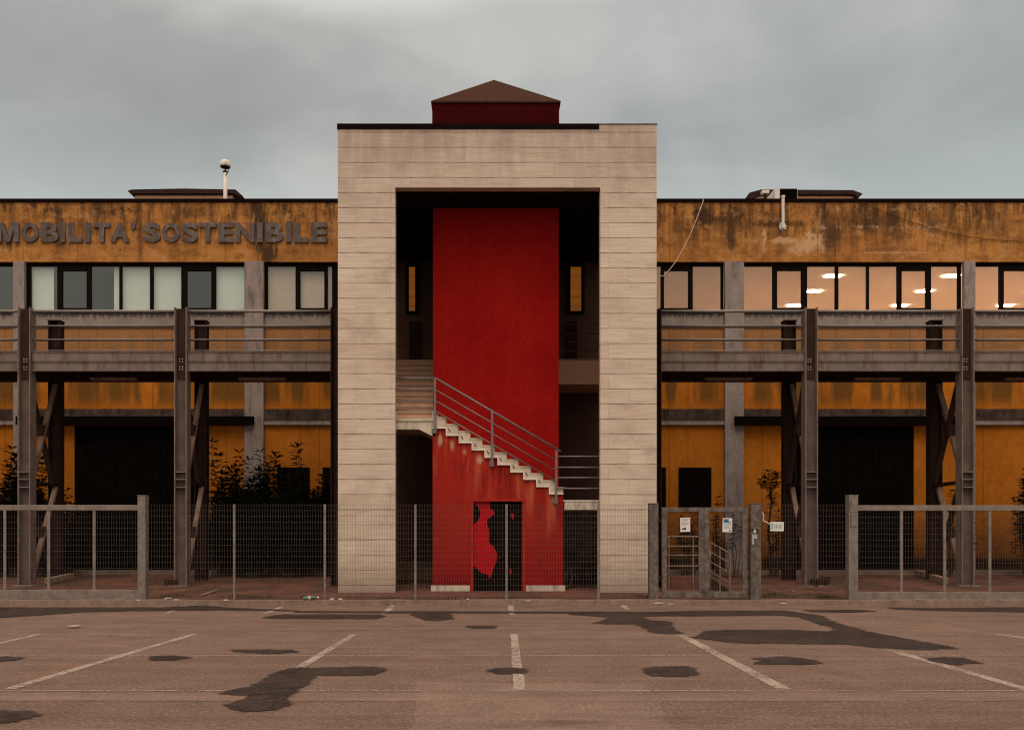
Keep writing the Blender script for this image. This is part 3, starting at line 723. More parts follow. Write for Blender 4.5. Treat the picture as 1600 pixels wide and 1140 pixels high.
# ---------------------------------------------------------------- wings
SW = S(YW)
ZC, ZP, ZWT, ZWB, ZSB, ZSS = 12.71, 12.60, 10.65, 9.03, 8.985, 8.48
LED0, LED1 = PZ(664, YW), PZ(640, YW)
def uu(px): return (px - 772) / SW
pil = [(7.56, 8.18), (15.4, 15.76), (23.0, 23.6)]
def panes(s):
    P1 = [(1026, 1033, 'n'), (1038, 1076, 's'), (1083, 1127, 'n')]
    P2 = [(1163, 1208, 'n'), (1215, 1253, 's'), (1262, 1306, 'n'), (1311, 1355, 'n'), (1359, 1403, 'n'), (1410, 1448, 's'), (1456, 1498, 'n')]
    return P1, P2
def wing(s, label):
    w_ = thing('office_wing', label, 'building', (AX + s * 15, YW, 0))
    X = lambda u: AX + s * u
    side = 'right' if s > 0 else 'left'
    U0, U1 = 4.2, 27.0
    # parapet, sill and lower wall
    MB().box(X(U0), X(U1), YW - .06, YW + .3, ZWT, ZP).build('parapet', 'ochre_parapet_' + side, w_)
    MB().box(X(U0), X(U1), YW - .1, YW + .4, ZP + .001, ZC).build('coping', 'coping_black', w_)
    MB().box(X(U0), X(U1), YW - .03, YW + .3, ZSS, ZSB).build('sill_band', 'sill_concrete', w_)
    MB().box(X(U0), X(U1), YW - .07, YW + .02, ZSB + .002, ZWB - .004).build('sill', 'concrete_dirty', w_)
    d0, d1 = uu(1221), uu(1428); DZ = LED0 - .01
    b = MB()
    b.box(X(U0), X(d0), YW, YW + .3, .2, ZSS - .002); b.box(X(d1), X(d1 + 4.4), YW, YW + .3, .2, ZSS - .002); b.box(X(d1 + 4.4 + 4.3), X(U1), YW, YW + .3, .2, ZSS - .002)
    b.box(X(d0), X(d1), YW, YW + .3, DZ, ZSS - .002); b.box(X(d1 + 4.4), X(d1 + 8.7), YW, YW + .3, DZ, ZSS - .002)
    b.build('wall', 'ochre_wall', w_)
    b = MB(); b.box(X(U0), X(U1), YW + .3, YW + 16, 12.2, 12.4); b.build('roof', 'concrete_dirty', w_)
    b = MB(); b.box(X(U0), X(U1), YW + 15.7, YW + 16, .2, 12.199); b.box(X(U1) - s * .3, X(U1), YW + .301, YW + 15.69, .2, 12.199); b.box(X(U0), X(U0) + s * .2, YW + .301, YW + 15.69, .2, 12.199)
    b.build('outer_wall', 'ochre_wall', w_)
    # pilasters
    for a, c_ in pil:
        MB().box(X(a), X(c_), YW - .14, YW - .002, .3, ZWT - .002).build('pilaster', 'concrete', w_)
    # ledge and beam band
    segs = [(U0, pil[0][0]), (pil[0][1], pil[1][0]), (pil[1][1], pil[2][0])]
    for a, c_ in segs:
        b = MB(); b.box(X(a), X(c_), YW - .13, YW - .003, LED0 + .17, LED1 + .01)
        n = int(abs(c_ - a) / .25)
        b.build('ledge', 'ledge_grimy', w_)
    for a, c_ in ((U0, pil[0][0]), (uu(1510), pil[2][0])):
        MB().box(X(a), X(c_), YW - .10, YW - .004, LED0, LED0 + .168).build('lintel_beam', 'concrete', w_)
    t0, t1 = uu(1145), uu(1512)
    tr = MB().box(X(t0), X(t1), YW - .30, YW - .145, LED0 - .02, LED0 + .25)
    tr.build('door_track', 'door_black', w_)
    # sliding doors
    for k, (a, c_) in enumerate(((d0, d1), (d1 + 4.4, d1 + 8.7))):
        mid_ = (a + c_) / 2 + .02
        for (p, q_) in ((a, mid_ - .01), (mid_ + .01, c_)):
            b = MB(); b.box(X(p), X(q_), YW + .04, YW + .10, .42, DZ - .005)
            n = 9
            for i in range(n):
                u_ = p + (q_ - p) * (i + .5) / n; b.box(X(u_ - .03), X(u_ + .03), YW + .015, YW + .038, .5, DZ - .1)
            dd = b.build('sliding_door', 'door_black', w_)
            MB().box(X(q_ - .12), X(q_ - .08), YW - .02, YW + .012, 1.3, 1.6).build('handle', 'steel_dark', dd)
    # ground floor windows, dark, with thin frame
    for (p0, p1) in ((1026, 1040), (1060, 1111)):
        a, c_ = uu(p0), uu(p1); z0_, z1_ = PZ(797, YW), PZ(730, YW)
        b = MB(); b.box(X(a), X(c_), YW - .035, YW - .004, z1_ - .05, z1_); b.box(X(a), X(c_), YW - .035, YW - .004, z0_, z0_ + .05)
        b.box(X(a), X(a + .05), YW - .035, YW - .004, z0_ + .051, z1_ - .051); b.box(X(c_ - .05), X(c_), YW - .035, YW - .004, z0_ + .051, z1_ - .051)
        f_ = b.build('lower_window', 'frame_black', w_)
        MB().box(X(a + .051), X(c_ - .051), YW - .02, YW - .006, z0_ + .051, z1_ - .051).build('dark_pane', 'door_black', f_)
    # upper windows
    P1, P2 = panes(s)
    P3 = [(1523, 1563, 'n'), (1570, 1608, 's'), (1616, 1660, 'n'), (1665, 1709, 'n'), (1714, 1758, 'n'), (1765, 1803, 's'), (1811, 1848, 'n')]
    for wi, (u0_, u1_, pl) in enumerate(((U0, pil[0][0], P1), (pil[0][1], pil[1][0], P2), (pil[1][1], pil[2][0], P3))):
        b = MB(); yf0, yf1 = YW + .05, YW + .13
        b.box(X(u0_), X(u1_), yf0, yf1, PZ(415, YW), ZWT - .001); b.box(X(u0_), X(u1_), yf0, yf1, ZWB - .003, ZWB + .06)
        zz0, zz1 = ZWB + .0605, PZ(415, YW) - .0005
        xs = [u0_] + [v for p in pl for v in (uu(p[0]), uu(p[1]))] + [u1_]
        for i in range(0, len(xs), 2):
            if xs[i + 1] - xs[i] > .005: b.box(X(xs[i]), X(xs[i + 1]), yf0, yf1, zz0, zz1)
        for p in pl:
            if p[2] == 's':                          # opening sash: thicker frame
                a, c_ = uu(p[0]), uu(p[1])
                b.box(X(a), X(c_), yf0 - .02, yf1 - .01, PZ(422, YW), zz1 - .001); b.box(X(a), X(c_), yf0 - .02, yf1 - .01, zz0, zz0 + .07)
        f_ = b.build('window', 'frame_black', w_)
        for k, p in enumerate(pl):
            a, c_ = uu(p[0]), uu(p[1])
            MB().box(X(a), X(c_), YW + .085, YW + .092, zz0, zz1).build('pane', 'glass', f_)
            def blind(a, c_, mt, y=YW + .2):
                MB().box(X(a), X(c_), y, y + .008, zz0 - .05, zz1 + .03).build('blind', mt, f_)
            if wi == 0 and s < 0: blind(a, c_, 'blind_beige')
            elif s < 0 and wi == 1:
                if k == 6: blind(uu(1465), c_ + .02, 'blind_white')
                elif k == 4: blind(a - .03, uu(1370), 'blind_white')
                elif k in (2, 3): blind(a - .03, c_ + .03, 'blind_white')
                elif k == 0: blind(a - .02, c_ + .02, 'blind_white')
            elif s < 0 and wi == 2 and k in (2, 3, 5): blind(a, c_, 'blind_white')
    # rooms behind the upper windows
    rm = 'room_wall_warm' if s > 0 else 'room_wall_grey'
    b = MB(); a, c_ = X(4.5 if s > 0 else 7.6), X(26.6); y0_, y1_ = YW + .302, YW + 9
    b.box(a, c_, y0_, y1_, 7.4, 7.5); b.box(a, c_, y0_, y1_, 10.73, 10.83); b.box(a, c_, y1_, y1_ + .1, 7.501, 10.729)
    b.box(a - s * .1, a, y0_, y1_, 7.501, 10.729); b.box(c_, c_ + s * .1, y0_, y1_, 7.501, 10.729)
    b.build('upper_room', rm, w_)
    if s > 0:
        b = MB()
        for px in (1383,): b.tube((PX(px, YW + 6), YW + 6, 7.5), (PX(px, YW + 6), YW + 6, 10.72), .07)
        b.build('pipe', 'cable_pale', w_)
    return w_
wl_ = wing(-1, 'left office wing, weathered ochre parapet, pale window blinds and wall sign')
wr_ = wing(1, 'right office wing, stained ochre parapet, warm lit upper windows')
# left wing: extra blind over the pane nearest the third mullion and two narrow ones
for a, c_ in ((1544 - 234, 1544 - 191), (1544 - 185, 1544 - 174)):
    pass

# ceiling lights in the right-hand office
lt = None
for r_, Y in enumerate((29.2, 30.95, 32.8, 34.6)):
    for k in range(5):
        x_ = 12.15 + (k - 0) * 4.12 - (0 if r_ != 3 else 0)
        if x_ > 25.5: continue
        loc = (x_, Y, 10.70)
        if lt is None:
            lt = thing('ceiling_light', 'square recessed ceiling light glowing in the right-hand upper office', 'ceiling light', loc, 'ceiling lights in the upper office')
            MB().box(x_ - .27, x_ + .27, Y - .14, Y + .14, 10.702, 10.715).build('diffuser', 'lamp_panel', lt)
            b = MB(); b.box(x_ - .29, x_ + .29, Y - .16, Y - .142, 10.698, 10.722); b.box(x_ - .29, x_ + .29, Y + .142, Y + .16, 10.698, 10.722); b.build('frame', 'white_paint', lt)
        else:
            c_ = copy_tree(lt); c_.location = loc

# wall sign letters
sg = thing('wall_sign', 'grey capital letters MOBILITA\' SOSTENIBILE fixed on the left ochre parapet', 'sign', (-10, YW - .06, 11.3))
LET = [('M', -6, 29), ('O', 33, 59.5), ('B', 63, 91), ('I', 93.5, 101), ('L', 106, 129), ('I', 132.5, 141), ('T', 145, 172), ('A', 172.5, 202), ("'", 204.5, 211), ('S', 225, 250), ('O', 253, 280.5), ('S', 284, 309), ('T', 311, 337.5), ('E', 341, 365), ('N', 368, 397), ('I', 401, 410), ('B', 414, 443), ('I', 446, 455), ('L', 459, 482), ('E', 486, 511)]
YL = YW - .13
def glyph_mesh(ch, x0, x1, z0, z1):
    if ch == 'M':
        pl = [(0, 0), (.22, 0), (.22, .68), (.40, 0), (.60, 0), (.78, .68), (.78, 0), (1, 0), (1, 1), (.68, 1), (.5, .36), (.32, 1), (0, 1)]
        b = MB().prism([(x0 + 10 + p[0] * (x1 - x0), z0 - 11.3 + p[1] * (z1 - z0)) for p in pl], -.035, .035)
        me = bpy.data.meshes.new('letter'); me.from_pydata(b.v, [], b.f); me.materials.append(MATS['letter_metal']); return me
    cu = bpy.data.curves.new('letter', 'FONT'); cu.body = ch; cu.size = 1; cu.offset = .02 if ch == 'M' else .045; cu.extrude = .022; cu.resolution_u = 5
    o = bpy.data.objects.new('letter', cu); C.objects.link(o)
    dg = bpy.context.evaluated_depsgraph_get(); dg.update()
    me = bpy.data.meshes.new_from_object(o.evaluated_get(dg)); bpy.data.objects.remove(o); bpy.data.curves.remove(cu)
    xs = [v.co.x for v in me.vertices]; ys_ = [v.co.y for v in me.vertices]
    ax, bx_, ay, by = min(xs), max(xs), min(ys_), max(ys_)
    for v in me.vertices:
        x, y, z = v.co
        v.co = (x0 + (x - ax) / (bx_ - ax) * (x1 - x0) + 10, -z * 1.0, z0 + (y - ay) / (by - ay) * (z1 - z0) - 11.3)
    me.materials.clear(); me.materials.append(MATS['letter_metal']); return me
for ch, a, c_ in LET:
    z0_, z1_ = (PZ(378, YL), PZ(347.5, YL)) if ch != "'" else (PZ(358, YL), PZ(347.5, YL))
    if ch in 'IL E': pass
    me = glyph_mesh(ch, PX(a, YL), PX(c_, YL), z0_, z1_)
    o = bpy.data.objects.new('letter', me); C.objects.link(o); o.parent = sg; o.location = (0, -.035, 0)

# ---------------------------------------------------------------- roof things
def hatch(label, pxs, Y, hz):
    (a, b_, c_, d_), (zt_, zm) = pxs, hz
    t_ = thing('roof_skylight', label, 'skylight', (PX((a + d_) / 2, Y), Y, 12.4))
    MB().prism([(PX(a + 8, Y), 12.4), (PX(d_ - 12, Y), 12.4), (PX(d_ - 18, Y), PZ(zm, Y)), (PX(a + 8, Y), PZ(zm, Y))], Y + .2, Y + 3).build('upstand', 'slab_plaster', t_)
    MB().prism([(PX(a, Y), PZ(zm, Y)), (PX(b_, Y), PZ(zt_ + 1.5, Y)), (PX((b_ + c_) / 2, Y), PZ(zt_, Y)), (PX(c_, Y), PZ(zt_ + 1.5, Y)), (PX(d_, Y), PZ(zm + 8, Y)), (PX(d_ - 4, Y), PZ(zm + 9, Y)), (PX(c_ - 4, Y), PZ(zt_ + 7.5, Y)), (PX(b_, Y), PZ(zt_ + 7.5, Y)), (PX(a + 3, Y), PZ(zm + 3, Y))], Y, Y + 3.2).build('roof', 'roof_edge', t_)
    return t_
hatch('low flat skylight with dark sloping edge on the left roof by the dome aerial', (199, 206, 368, 379), 30.5, (294.5, 298))
t_ = thing('roof_skylight', 'low skylight with dark canted edges on the right roof behind the air unit', 'skylight', (PX(1260, 30.5), 30.5, 12.4))
Y = 30.5
MB().prism([(PX(1172, Y), 12.4), (PX(1342, Y), 12.4), (PX(1340, Y), PZ(301, Y)), (PX(1180, Y), PZ(303, Y))], Y + .2, Y + 3).build('upstand', 'slab_plaster', t_)
MB().prism([(PX(1164, Y), PZ(312, Y)), (PX(1171, Y), PZ(301, Y)), (PX(1189, Y), PZ(296, Y)), (PX(1333, Y), PZ(297, Y)), (PX(1348, Y), PZ(302.5, Y)), (PX(1342, Y), PZ(309, Y)), (PX(1334, Y), PZ(303, Y)), (PX(1190, Y), PZ(303, Y)), (PX(1170, Y), PZ(312, Y))], Y, Y + 3.2).build('roof', 'roof_edge', t_)
# dome aerial
Y = 29.0; x_ = PX(352, Y)
t_ = thing('dome_aerial', 'white dome aerial on a slim pole above the left roof', 'aerial', (x_, Y, 12.4))
MB().tube((x_, Y, 12.4), (x_, Y, PZ(270, Y)), .075, 10, .06).build('pole', 'white_paint', t_, smooth=True)
b = MB(); b.tube((x_, Y, PZ(270, Y)), (x_, Y, PZ(262, Y)), .025); b.tube((x_, Y, PZ(269, Y)), (x_, Y, PZ(267.6, Y)), .08); b.path([(x_ + .03, Y - .05, PZ(275, Y)), (x_ + .14, Y - .05, PZ(268, Y)), (x_ + .13, Y - .05, PZ(261, Y))], .012, 6)
b.build('bracket', 'steel_dark', t_)
r0 = 8.5 * Y / FPX; z0_ = PZ(260.5, Y)
prof = [(r0 * .9, -.02), (r0, .02)] + [(r0 * math.cos(a_) ** .8, .05 + .19 * math.sin(a_)) for a_ in [i * math.pi / 2 / 7 for i in range(7)]] + [(.02, .245)]
MB().lathe((x_, Y, z0_), prof).build('dome', 'white_paint', t_, smooth=True)
MB().lathe((x_, Y, z0_ - .045), [(.05, 0), (r0 * .9, .024)]).build('dome_base', 'steel_dark', t_)
# air unit, floodlight
Y = 28.6
b = MB(); b.box(PX(1211, Y), PX(1218, Y), Y, Y + .8, 12.4, PZ(294, Y)); b.box(PX(1218, Y), PX(1246.5, Y), Y + .02, Y + .8, 12.4, PZ(294.5, Y)); 
t_ = thing('air_unit', 'dark boxed air unit on the right roof beside the white bracket pole', 'air conditioner', (PX(1230, Y), Y, 12.4))
b.build('casing', 'white_paint', t_)
b = MB(); b.box(PX(1219, Y), PX(1245.3, Y), Y - .02, Y + .018, 12.42, PZ(295.2, Y))
for i in range(7): b.box(PX(1220, Y), PX(1244.5, Y), Y - .04, Y - .021, PZ(295.2, Y) - .1 - i * .1, PZ(295.2, Y) - .06 - i * .1)
b.build('grille', 'door_black', t_)
t_ = thing('floodlight', 'small white floodlight on the right roof left of the air unit', 'floodlight', (PX(1197, Y), Y, 12.4))
b = MB(); b.box(PX(1191, Y), PX(1202.5, Y), Y, Y + .18, PZ(302, Y), PZ(296.5, Y)); b.build('housing', 'white_paint', t_, bevel=.02)
b = MB(); b.box(PX(1195, Y), PX(1199, Y), Y + .05, Y + .1, 12.4, PZ(302.2, Y)); b.build('stand', 'steel_dark', t_)
# white bracket pole on the parapet
Y = YW - .12; x_ = PX(1223.5, Y)
t_ = thing('bracket_pole', 'white pole with star-shaped foot fixed on the right parapet', 'pole', (x_, Y, PZ(355, Y)))
MB().tube((x_, Y, PZ(354, Y)), (x_, Y, PZ(307, Y)), .05, 12).tube((x_, Y, PZ(309, Y)), (x_, Y, PZ(306, Y)), .065, 12).build('pole', 'white_paint', t_, smooth=False)
b = MB(); sp_ = []
for i in range(22):
    a_ = 2 * math.pi * i / 22; rr = (.145 if i % 2 == 0 else .095) * rnd.uniform(.8, 1.15); sp_.append((x_ + rr * math.cos(a_), PZ(353, Y) + rr * math.sin(a_) * 1.1))
b.prism(sp_, Y + .03, Y + .058); b.box(x_ - .04, x_ + .04, Y - .06, Y + .029, PZ(357, Y), PZ(350, Y)); b.build('mounting_plate', 'white_paint', t_)
# cables
def sag(p, q, d, n=18): 
    p, q = Vector(p), Vector(q)
    return [p.lerp(q, i / n) - Vector((0, 0, d * 4 * (i / n) * (1 - i / n))) for i in range(n + 1)]
Y = YW - .2
o = MB().path([(PX(1100, Y), Y, PZ(309, Y))] + [Vector(v) for v in sag((PX(1099, Y), Y, PZ(313, Y)), (PX(1031, Y), Y - .6, PZ(440, Y)), .32)] + [(PX(1022, Y), Y - .7, PZ(442, Y))], .016, 6).build('hanging_cable', 'cable_pale')
tag(o, 'pale cable hanging from the right parapet down to the tower side', 'cable')
Y = YW - .09
o = MB().path(sag((PX(1345, Y), Y, PZ(314, Y)), (PX(1680, Y), Y, PZ(372, Y)), .55), .008, 6).build('sagging_cable', 'cable_dark')
tag(o, 'thin dark cable sagging across the right-hand ochre parapet', 'cable')

# ---------------------------------------------------------------- steel walkways
US = [4.5, 8.75, 13.09, 17.43, 21.77]
ZK, ZTOP, ZDK = 6.76, 7.95, 6.2
def hcol(x, y, z0, z1, hw=.175, hd=.16, web=True):
    b = MB(); b.box(x - hw, x - hw + .03, y - hd, y + hd, z0, z1); b.box(x + hw - .03, x + hw, y - hd, y + hd, z0, z1)
    if web: b.box(x - hw + .031, x + hw - .031, y - .012, y + .012, z0, z1)
    return b
def walkway(s, label):
    X = lambda u: AX + s * u
    t_ = thing('steel_walkway', label, 'walkway', (X(13), (YC + YD) / 2, .2))
    for i, u in enumerate(US):
        if i == 0:
            hcol(X(u), YC, yard_z(YC), ZTOP, .09, .16).build('column', 'steel_dark', t_)
            MB().box(X(u) - .09, X(u) + .09, YD - .1, YD + .1, yard_z(YD), ZTOP).build('column', 'steel_dark', t_)
            continue
        c1 = hcol(X(u), YC, yard_z(YC), ZTOP, web=False).build('column', 'beam_paint', t_)
        MB().box(X(u) - .1445, X(u) + .1445, YC - .012, YC + .012, yard_z(YC), ZTOP).build('web', 'steel_paint', c1)
        b = MB(); b.box(X(u) - .143, X(u) + .143, YC - .04, YC - .013, 5.98, ZTOP - .01); b.build('cover_plate', 'steel_rusty', c1)
        b = MB()
        for zz_ in (6.47, 6.25):
            for dx_ in (-.055, .02):
                for dz_ in (0, .07): b.tube((X(u) + dx_, YC - .055, zz_ + dz_), (X(u) + dx_, YC - .04, zz_ + dz_), .014, 6)
        b.build('bolts', 'white_paint', c1)
        b = MB()
        for zz_ in (3.38, 3.17, 2.95): b.box(X(u) - .143, X(u) + .143, YC - .155, YC - .0135, zz_, zz_ + .02)
        b.build('stiffener', 'rail_paint', c1)
        MB().box(X(u) - .3, X(u) + .3, YC - .25, YC + .3, yard_z(YC) - .1, yard_z(YC) + .03).build('base_plate', 'concrete_dirty', c1)
        c2 = hcol(X(u), YD, yard_z(YD), ZTOP + .05, .175, .14).build('column', 'steel_dark', t_)
        MB().box(X(u) - .19, X(u) + .19, YD - .15, YD + .15, ZTOP + .051, ZTOP + .08).build('cap_plate', 'steel_dark', c2)
        # X bracing and strut between the pair
        for (za, zb_) in ((6.12, 3.2), (3.06, .42)):
            for k, (ya, yb) in enumerate(((YC + .15, YD - .13), (YD - .13, YC + .15))):
                xo = X(u) + (.05 if k else -.05)
                MB().beam((xo, ya, za), (xo, yb, zb_), .085, .13, (1, 0, 0)).build('brace', 'brace_steel' if k else 'steel_rusty', t_)  # received light painted in: one diagonal gets the lighter colour, the other stays dark
            MB().box(X(u) - .1, X(u) + .1, (YC + YD) / 2 - .14, (YC + YD) / 2 + .14, (za + zb_) / 2 - .15, (za + zb_) / 2 + .15).build('gusset', 'steel_rusty', t_)
        MB().beam((X(u), YC + .15, 3.13), (X(u), YD - .13, 3.13), .1, .1).build('strut', 'steel_dark', t_)
    for i in range(len(US)):
        a = US[i] + (.18 if i else .09); c_ = (US[i + 1] - .18) if i + 1 < len(US) else 27
        MB().box(X(a), X(c_), YC - .08, YC - .02, 6.475, 6.715).box(X(a), X(c_), YC - .105, YC - .0, 6.716, 6.735).build('kerb_beam', 'beam_paint', t_)
        MB().box(X(a), X(c_), YC - .05, YC + .0, 6.215, 6.45).box(X(a), X(c_), YC - .10, YC + .02, 6.195, 6.213).box(X(a), X(c_), YC - .075, YC + .0, 6.452, 6.47).build('fascia_beam', 'beam_paint', t_)
        MB().tube((X(a - .02), YC - .05, 7.865), (X(c_ + .02), YC - .05, 7.865), .042, 10).build('top_rail', 'rail_paint', t_, smooth=True)
        b = MB()
        for z_ in (7.46, 7.08): b.tube((X(a - .02), YC - .05, z_), (X(c_ + .02), YC - .05, z_), .022, 8)
        b.tube((X(a - .02), YC - .05, 6.775), (X(c_ + .02), YC - .05, 6.775), .014, 6)
        b.build('lower_rails', 'rail_paint', t_, smooth=True)
        b = MB()
        for z_ in (7.865, 7.46, 7.08): b.tube((X(a - .02), YD + .02, z_), (X(c_ + .02), YD + .02, z_), .02 if z_ < 7.8 else .034, 8)
        b.build('back_rails', 'steel_paint', t_, smooth=True)
        MB().box(X(a), X(c_), YD - .03, YD + .03, 6.21, 6.70).build('back_beam', 'steel_paint', t_)
    MB().box(X(4.4), X(27), YC + .021, YD - .031, 6.24, 6.34).build('deck', 'steel_dark', t_)
    return t_
walkway(-1, 'steel walkway on rusty H columns in front of the left wing')
walkway(1, 'steel walkway on rusty H columns in front of the right wing')
bt = None
for s in (-1, 1):
    for i in range(4):
        x_ = AX + s * ((US[i] + US[i + 1]) / 2 + .1); loc = (x_, 24.2, 6.2)
        if bt is None:
            bt = thing('batten_light', 'unlit brown batten light fixed under the steel walkway deck', 'batten light', loc, 'batten lights under the walkway')
            MB().box(x_ - .68, x_ + .68, 24.13, 24.27, 6.13, 6.185).build('housing', 'brace_steel', bt)
            MB().box(x_ - .64, x_ + .64, 24.145, 24.255, 6.105, 6.129).build('cover', 'brace_steel', bt)
            MB().box(x_ - .4, x_ - .36, 24.19, 24.21, 6.186, 6.239).box(x_ + .36, x_ + .4, 24.19, 24.21, 6.186, 6.239).build('hanger', 'steel_dark', bt)
        else: copy_tree(bt).location = loc
# timbers / kerb blocks lying at the column feet
def block(name, label, pts, w_, h_, mat):
    o = MB().beam(*pts, w_, h_).build(name, mat, bevel=.01); tag(o, label, 'beam'); return o
def GY(px, py, Y0): 
    Y = Y0
    for _ in range(30): Y = FPX * (CH - yard_z(Y)) / max(1, (py - HY))
    return (PX(px, Y), Y, yard_z(Y))
a, c_ = (PX(1418, 27.0), 26.4, yard_z(26.4) + .1), (PX(1478, 23.7), 23.7, yard_z(23.7) + .1)
block('timber_beam', 'pale squared beam lying on the paving beside the outermost right column', (a, c_), .16, .18, 'timber')
a, c_ = (PX(112, 25.2), 25.2, yard_z(25.2) + .1), (PX(74, 23.7), 23.7, yard_z(23.7) + .1)
block('timber_beam', 'pale squared beam lying on the paving beside the outermost left column', (a, c_), .16, .18, 'timber')
a, c_ = (PX(1270, 23.2), 23.15, yard_z(23.2) + .12), (PX(1292, 23.9), 23.9, yard_z(23.9) + .12)
block('timber_beam', 'short dark beam end at the foot of the inner right column', (a, c_), .2, .2, 'steel_rusty')
a, c_ = (PX(262, 23.6), 23.6, yard_z(23.6) + .09), (PX(272, 23.2), 23.2, yard_z(23.2) + .09)
block('timber_beam', 'short dark beam end at the foot of the inner left column', (a, c_), .2, .2, 'steel_rusty')

# ---------------------------------------------------------------- fence and gates
def fx(px): return PX(px, YF)
def fz(py): return PZ(py, YF)
def mesh_panel(x0, x1, z0, z1, name, parent, pitch=.062, row=.132, t=.0036):
    b = MB(); n = max(1, int(round((x1 - x0) / pitch))); y0_ = YF
    for i in range(1, n):
        x_ = x0 + (x1 - x0) * i / n; b.box(x_ - t / 2, x_ + t / 2, y0_ - t / 2, y0_ + t / 2, z0, z1)
    k = int((z1 - z0) / row)
    for i in range(k + 1):
        z_ = z1 - .004 - i * row; b.box(x0, x1, y0_ - t / 2 - .005, y0_ - t / 2 - .0005, z_ - t / 2, z_ + t / 2)
    return b.build(name, 'wire', parent)
def fence(label, x0, x1, posts):
    f = thing('mesh_fence', label, 'fence', (fx((x0 + x1) / 2), YF, .12))
    edges = [x0] + posts + [x1]
    for a, c_ in zip(edges, edges[1:]): mesh_panel(fx(a) + .03, fx(c_) - .03, fz(932), fz(788), 'mesh_panel', f)
    for p in posts:
        MB().box(fx(p) - .026, fx(p) + .026, YF - .012, YF + .03, .1, fz(787.5)).build('post', 'galvanised_light', f)
    return f
fence('long wire mesh fence with slim posts running in front of the portal tower', 230.5, 1013, [366, 507.5, 649, 791.5, 935])
fence('short wire mesh fence between the footgate post and right sliding gate', 1187, 1323, [])
def gate_post(label, p0, p1, ytop, mat, d=.2):
    t_ = thing('gate_post', label, 'gate post', (fx((p0 + p1) / 2), YF, .1))
    MB().box(fx(p0), fx(p1), YF - d / 2, YF + d / 2, .06, fz(ytop)).build('shaft', mat, t_, bevel=.008)
    MB().box(fx(p0) - .008, fx(p1) + .008, YF - d / 2 - .008, YF + d / 2 + .008, fz(ytop) + .001, fz(ytop) + .015).build('cap', mat, t_)
    return t_
gp1 = gate_post('tall pale steel post at the end of the left sliding gate', 217.5, 230, 774.5, 'galvanised_light')
gate_post('mottled grey steel post beside the tower leg, left of the footgate', 1013.5, 1027.5, 787, 'galvanised')
gp3 = gate_post('mottled grey steel post with intercom, right of the footgate', 1171.5, 1187.5, 787, 'galvanised')
gp4 = gate_post('tall pale steel post at the start of the right sliding gate', 1323.5, 1338, 774, 'galvanised_light')
MB().box(fx(1326), fx(1326.6), YF - .115, YF - .101, fz(822), fz(781)).box(fx(1325), fx(1335.5), YF - .112, YF - .101, fz(799), fz(797.8)).box(fx(1325), fx(1335.5), YF - .112, YF - .101, fz(822.6), fz(821.4)).build('latch_rod', 'brace_steel', gp4)
def sliding_gate(label, x0, x1, posts, top, bot0, bot1):
    yg = YF
    g_ = thing('sliding_gate', label, 'gate', (fx((x0 + x1) / 2), YF, .12))
    b = MB(); b.box(fx(x0), fx(x1), YF - .04, YF + .04, fz(top + 8.5), fz(top)); b.box(fx(x0), fx(x1), YF - .04, YF + .04, fz(bot1), fz(bot0)); b.build('frame', 'galvanised_light', g_, bevel=.006)
    for p in posts:
        MB().box(fx(p) - .032, fx(p) + .032, YF - .033, YF - .008, fz(bot0) + .001, fz(top + 8.5) - .001).build('upright', 'galvanised_light', g_)
    ee = [x0] + [x1]
    mesh_panel(fx(x0) + .01, fx(x1) - .01, fz(bot0) + .005, fz(top + 8.5) - .01, 'mesh_panel', g_)
    for p in (x0 + 40, x1 - 40):
        MB().tube((fx(p), YF - .03, .175), (fx(p), YF + .03, .175), .045, 14).build('roller', 'steel_dark', g_)
    return g_
sliding_gate('left sliding gate of mesh in a pale galvanised frame', -230, 216.5, [-135, -64, 8.5, 77, 148], 788.5, 921, 937)
sg2 = sliding_gate('right sliding gate of mesh in a pale galvanised frame', 1339, 1790, [1407.5, 1475, 1545.5, 1616, 1690], 789, 924.5, 939)
MB().box(fx(1339.5), fx(1342), YF - .08, YF - .042, fz(872), fz(856)).build('lock', 'steel_dark', sg2)
# footgate: two leaves
fg = thing('footgate', 'double-leaf pedestrian gate of mottled galvanised frames with mesh', 'gate', (fx(1100), YF, .12))
for (a, c_) in ((1034, 1099.3), (1099.9, 1167.5)):
    b = MB(); q_ = .115
    x0_, x1_ = fx(a), fx(c_); z0_, z1_ = fz(933), fz(792.5)
    b.box(x0_, x0_ + q_, YF - .03, YF + .03, z0_, z1_); b.box(x1_ - q_, x1_, YF - .03, YF + .03, z0_, z1_)
    b.box(x0_ + q_, x1_ - q_, YF - .03, YF + .03, z1_ - .10, z1_); b.box(x0_ + q_, x1_ - q_, YF - .03, YF + .03, z0_, z0_ + .14)
    l_ = b.build('gate_leaf', 'galvanised', fg, bevel=.004)
    mesh_panel(x0_ + q_, x1_ - q_, z0_ + .14, z1_ - .1, 'mesh_panel', l_)
MB().box(fx(1106.3), fx(1109.5), YF - .07, YF - .031, fz(868), fz(860)).build('lock', 'galvanised_light', fg)
b = MB()
for z_ in (.55, 1.9): b.tube((fx(1030.5), YF - .02, z_), (fx(1030.5), YF - .02, z_ + .1), .02); b.beam((fx(1028), YF, z_ + .05), (fx(1034), YF, z_ + .05), .02, .03); b.beam((fx(1167.5), YF, z_ + .05), (fx(1171.4), YF, z_ + .05), .02, .03)
b.build('hinge', 'steel_dark', fg)
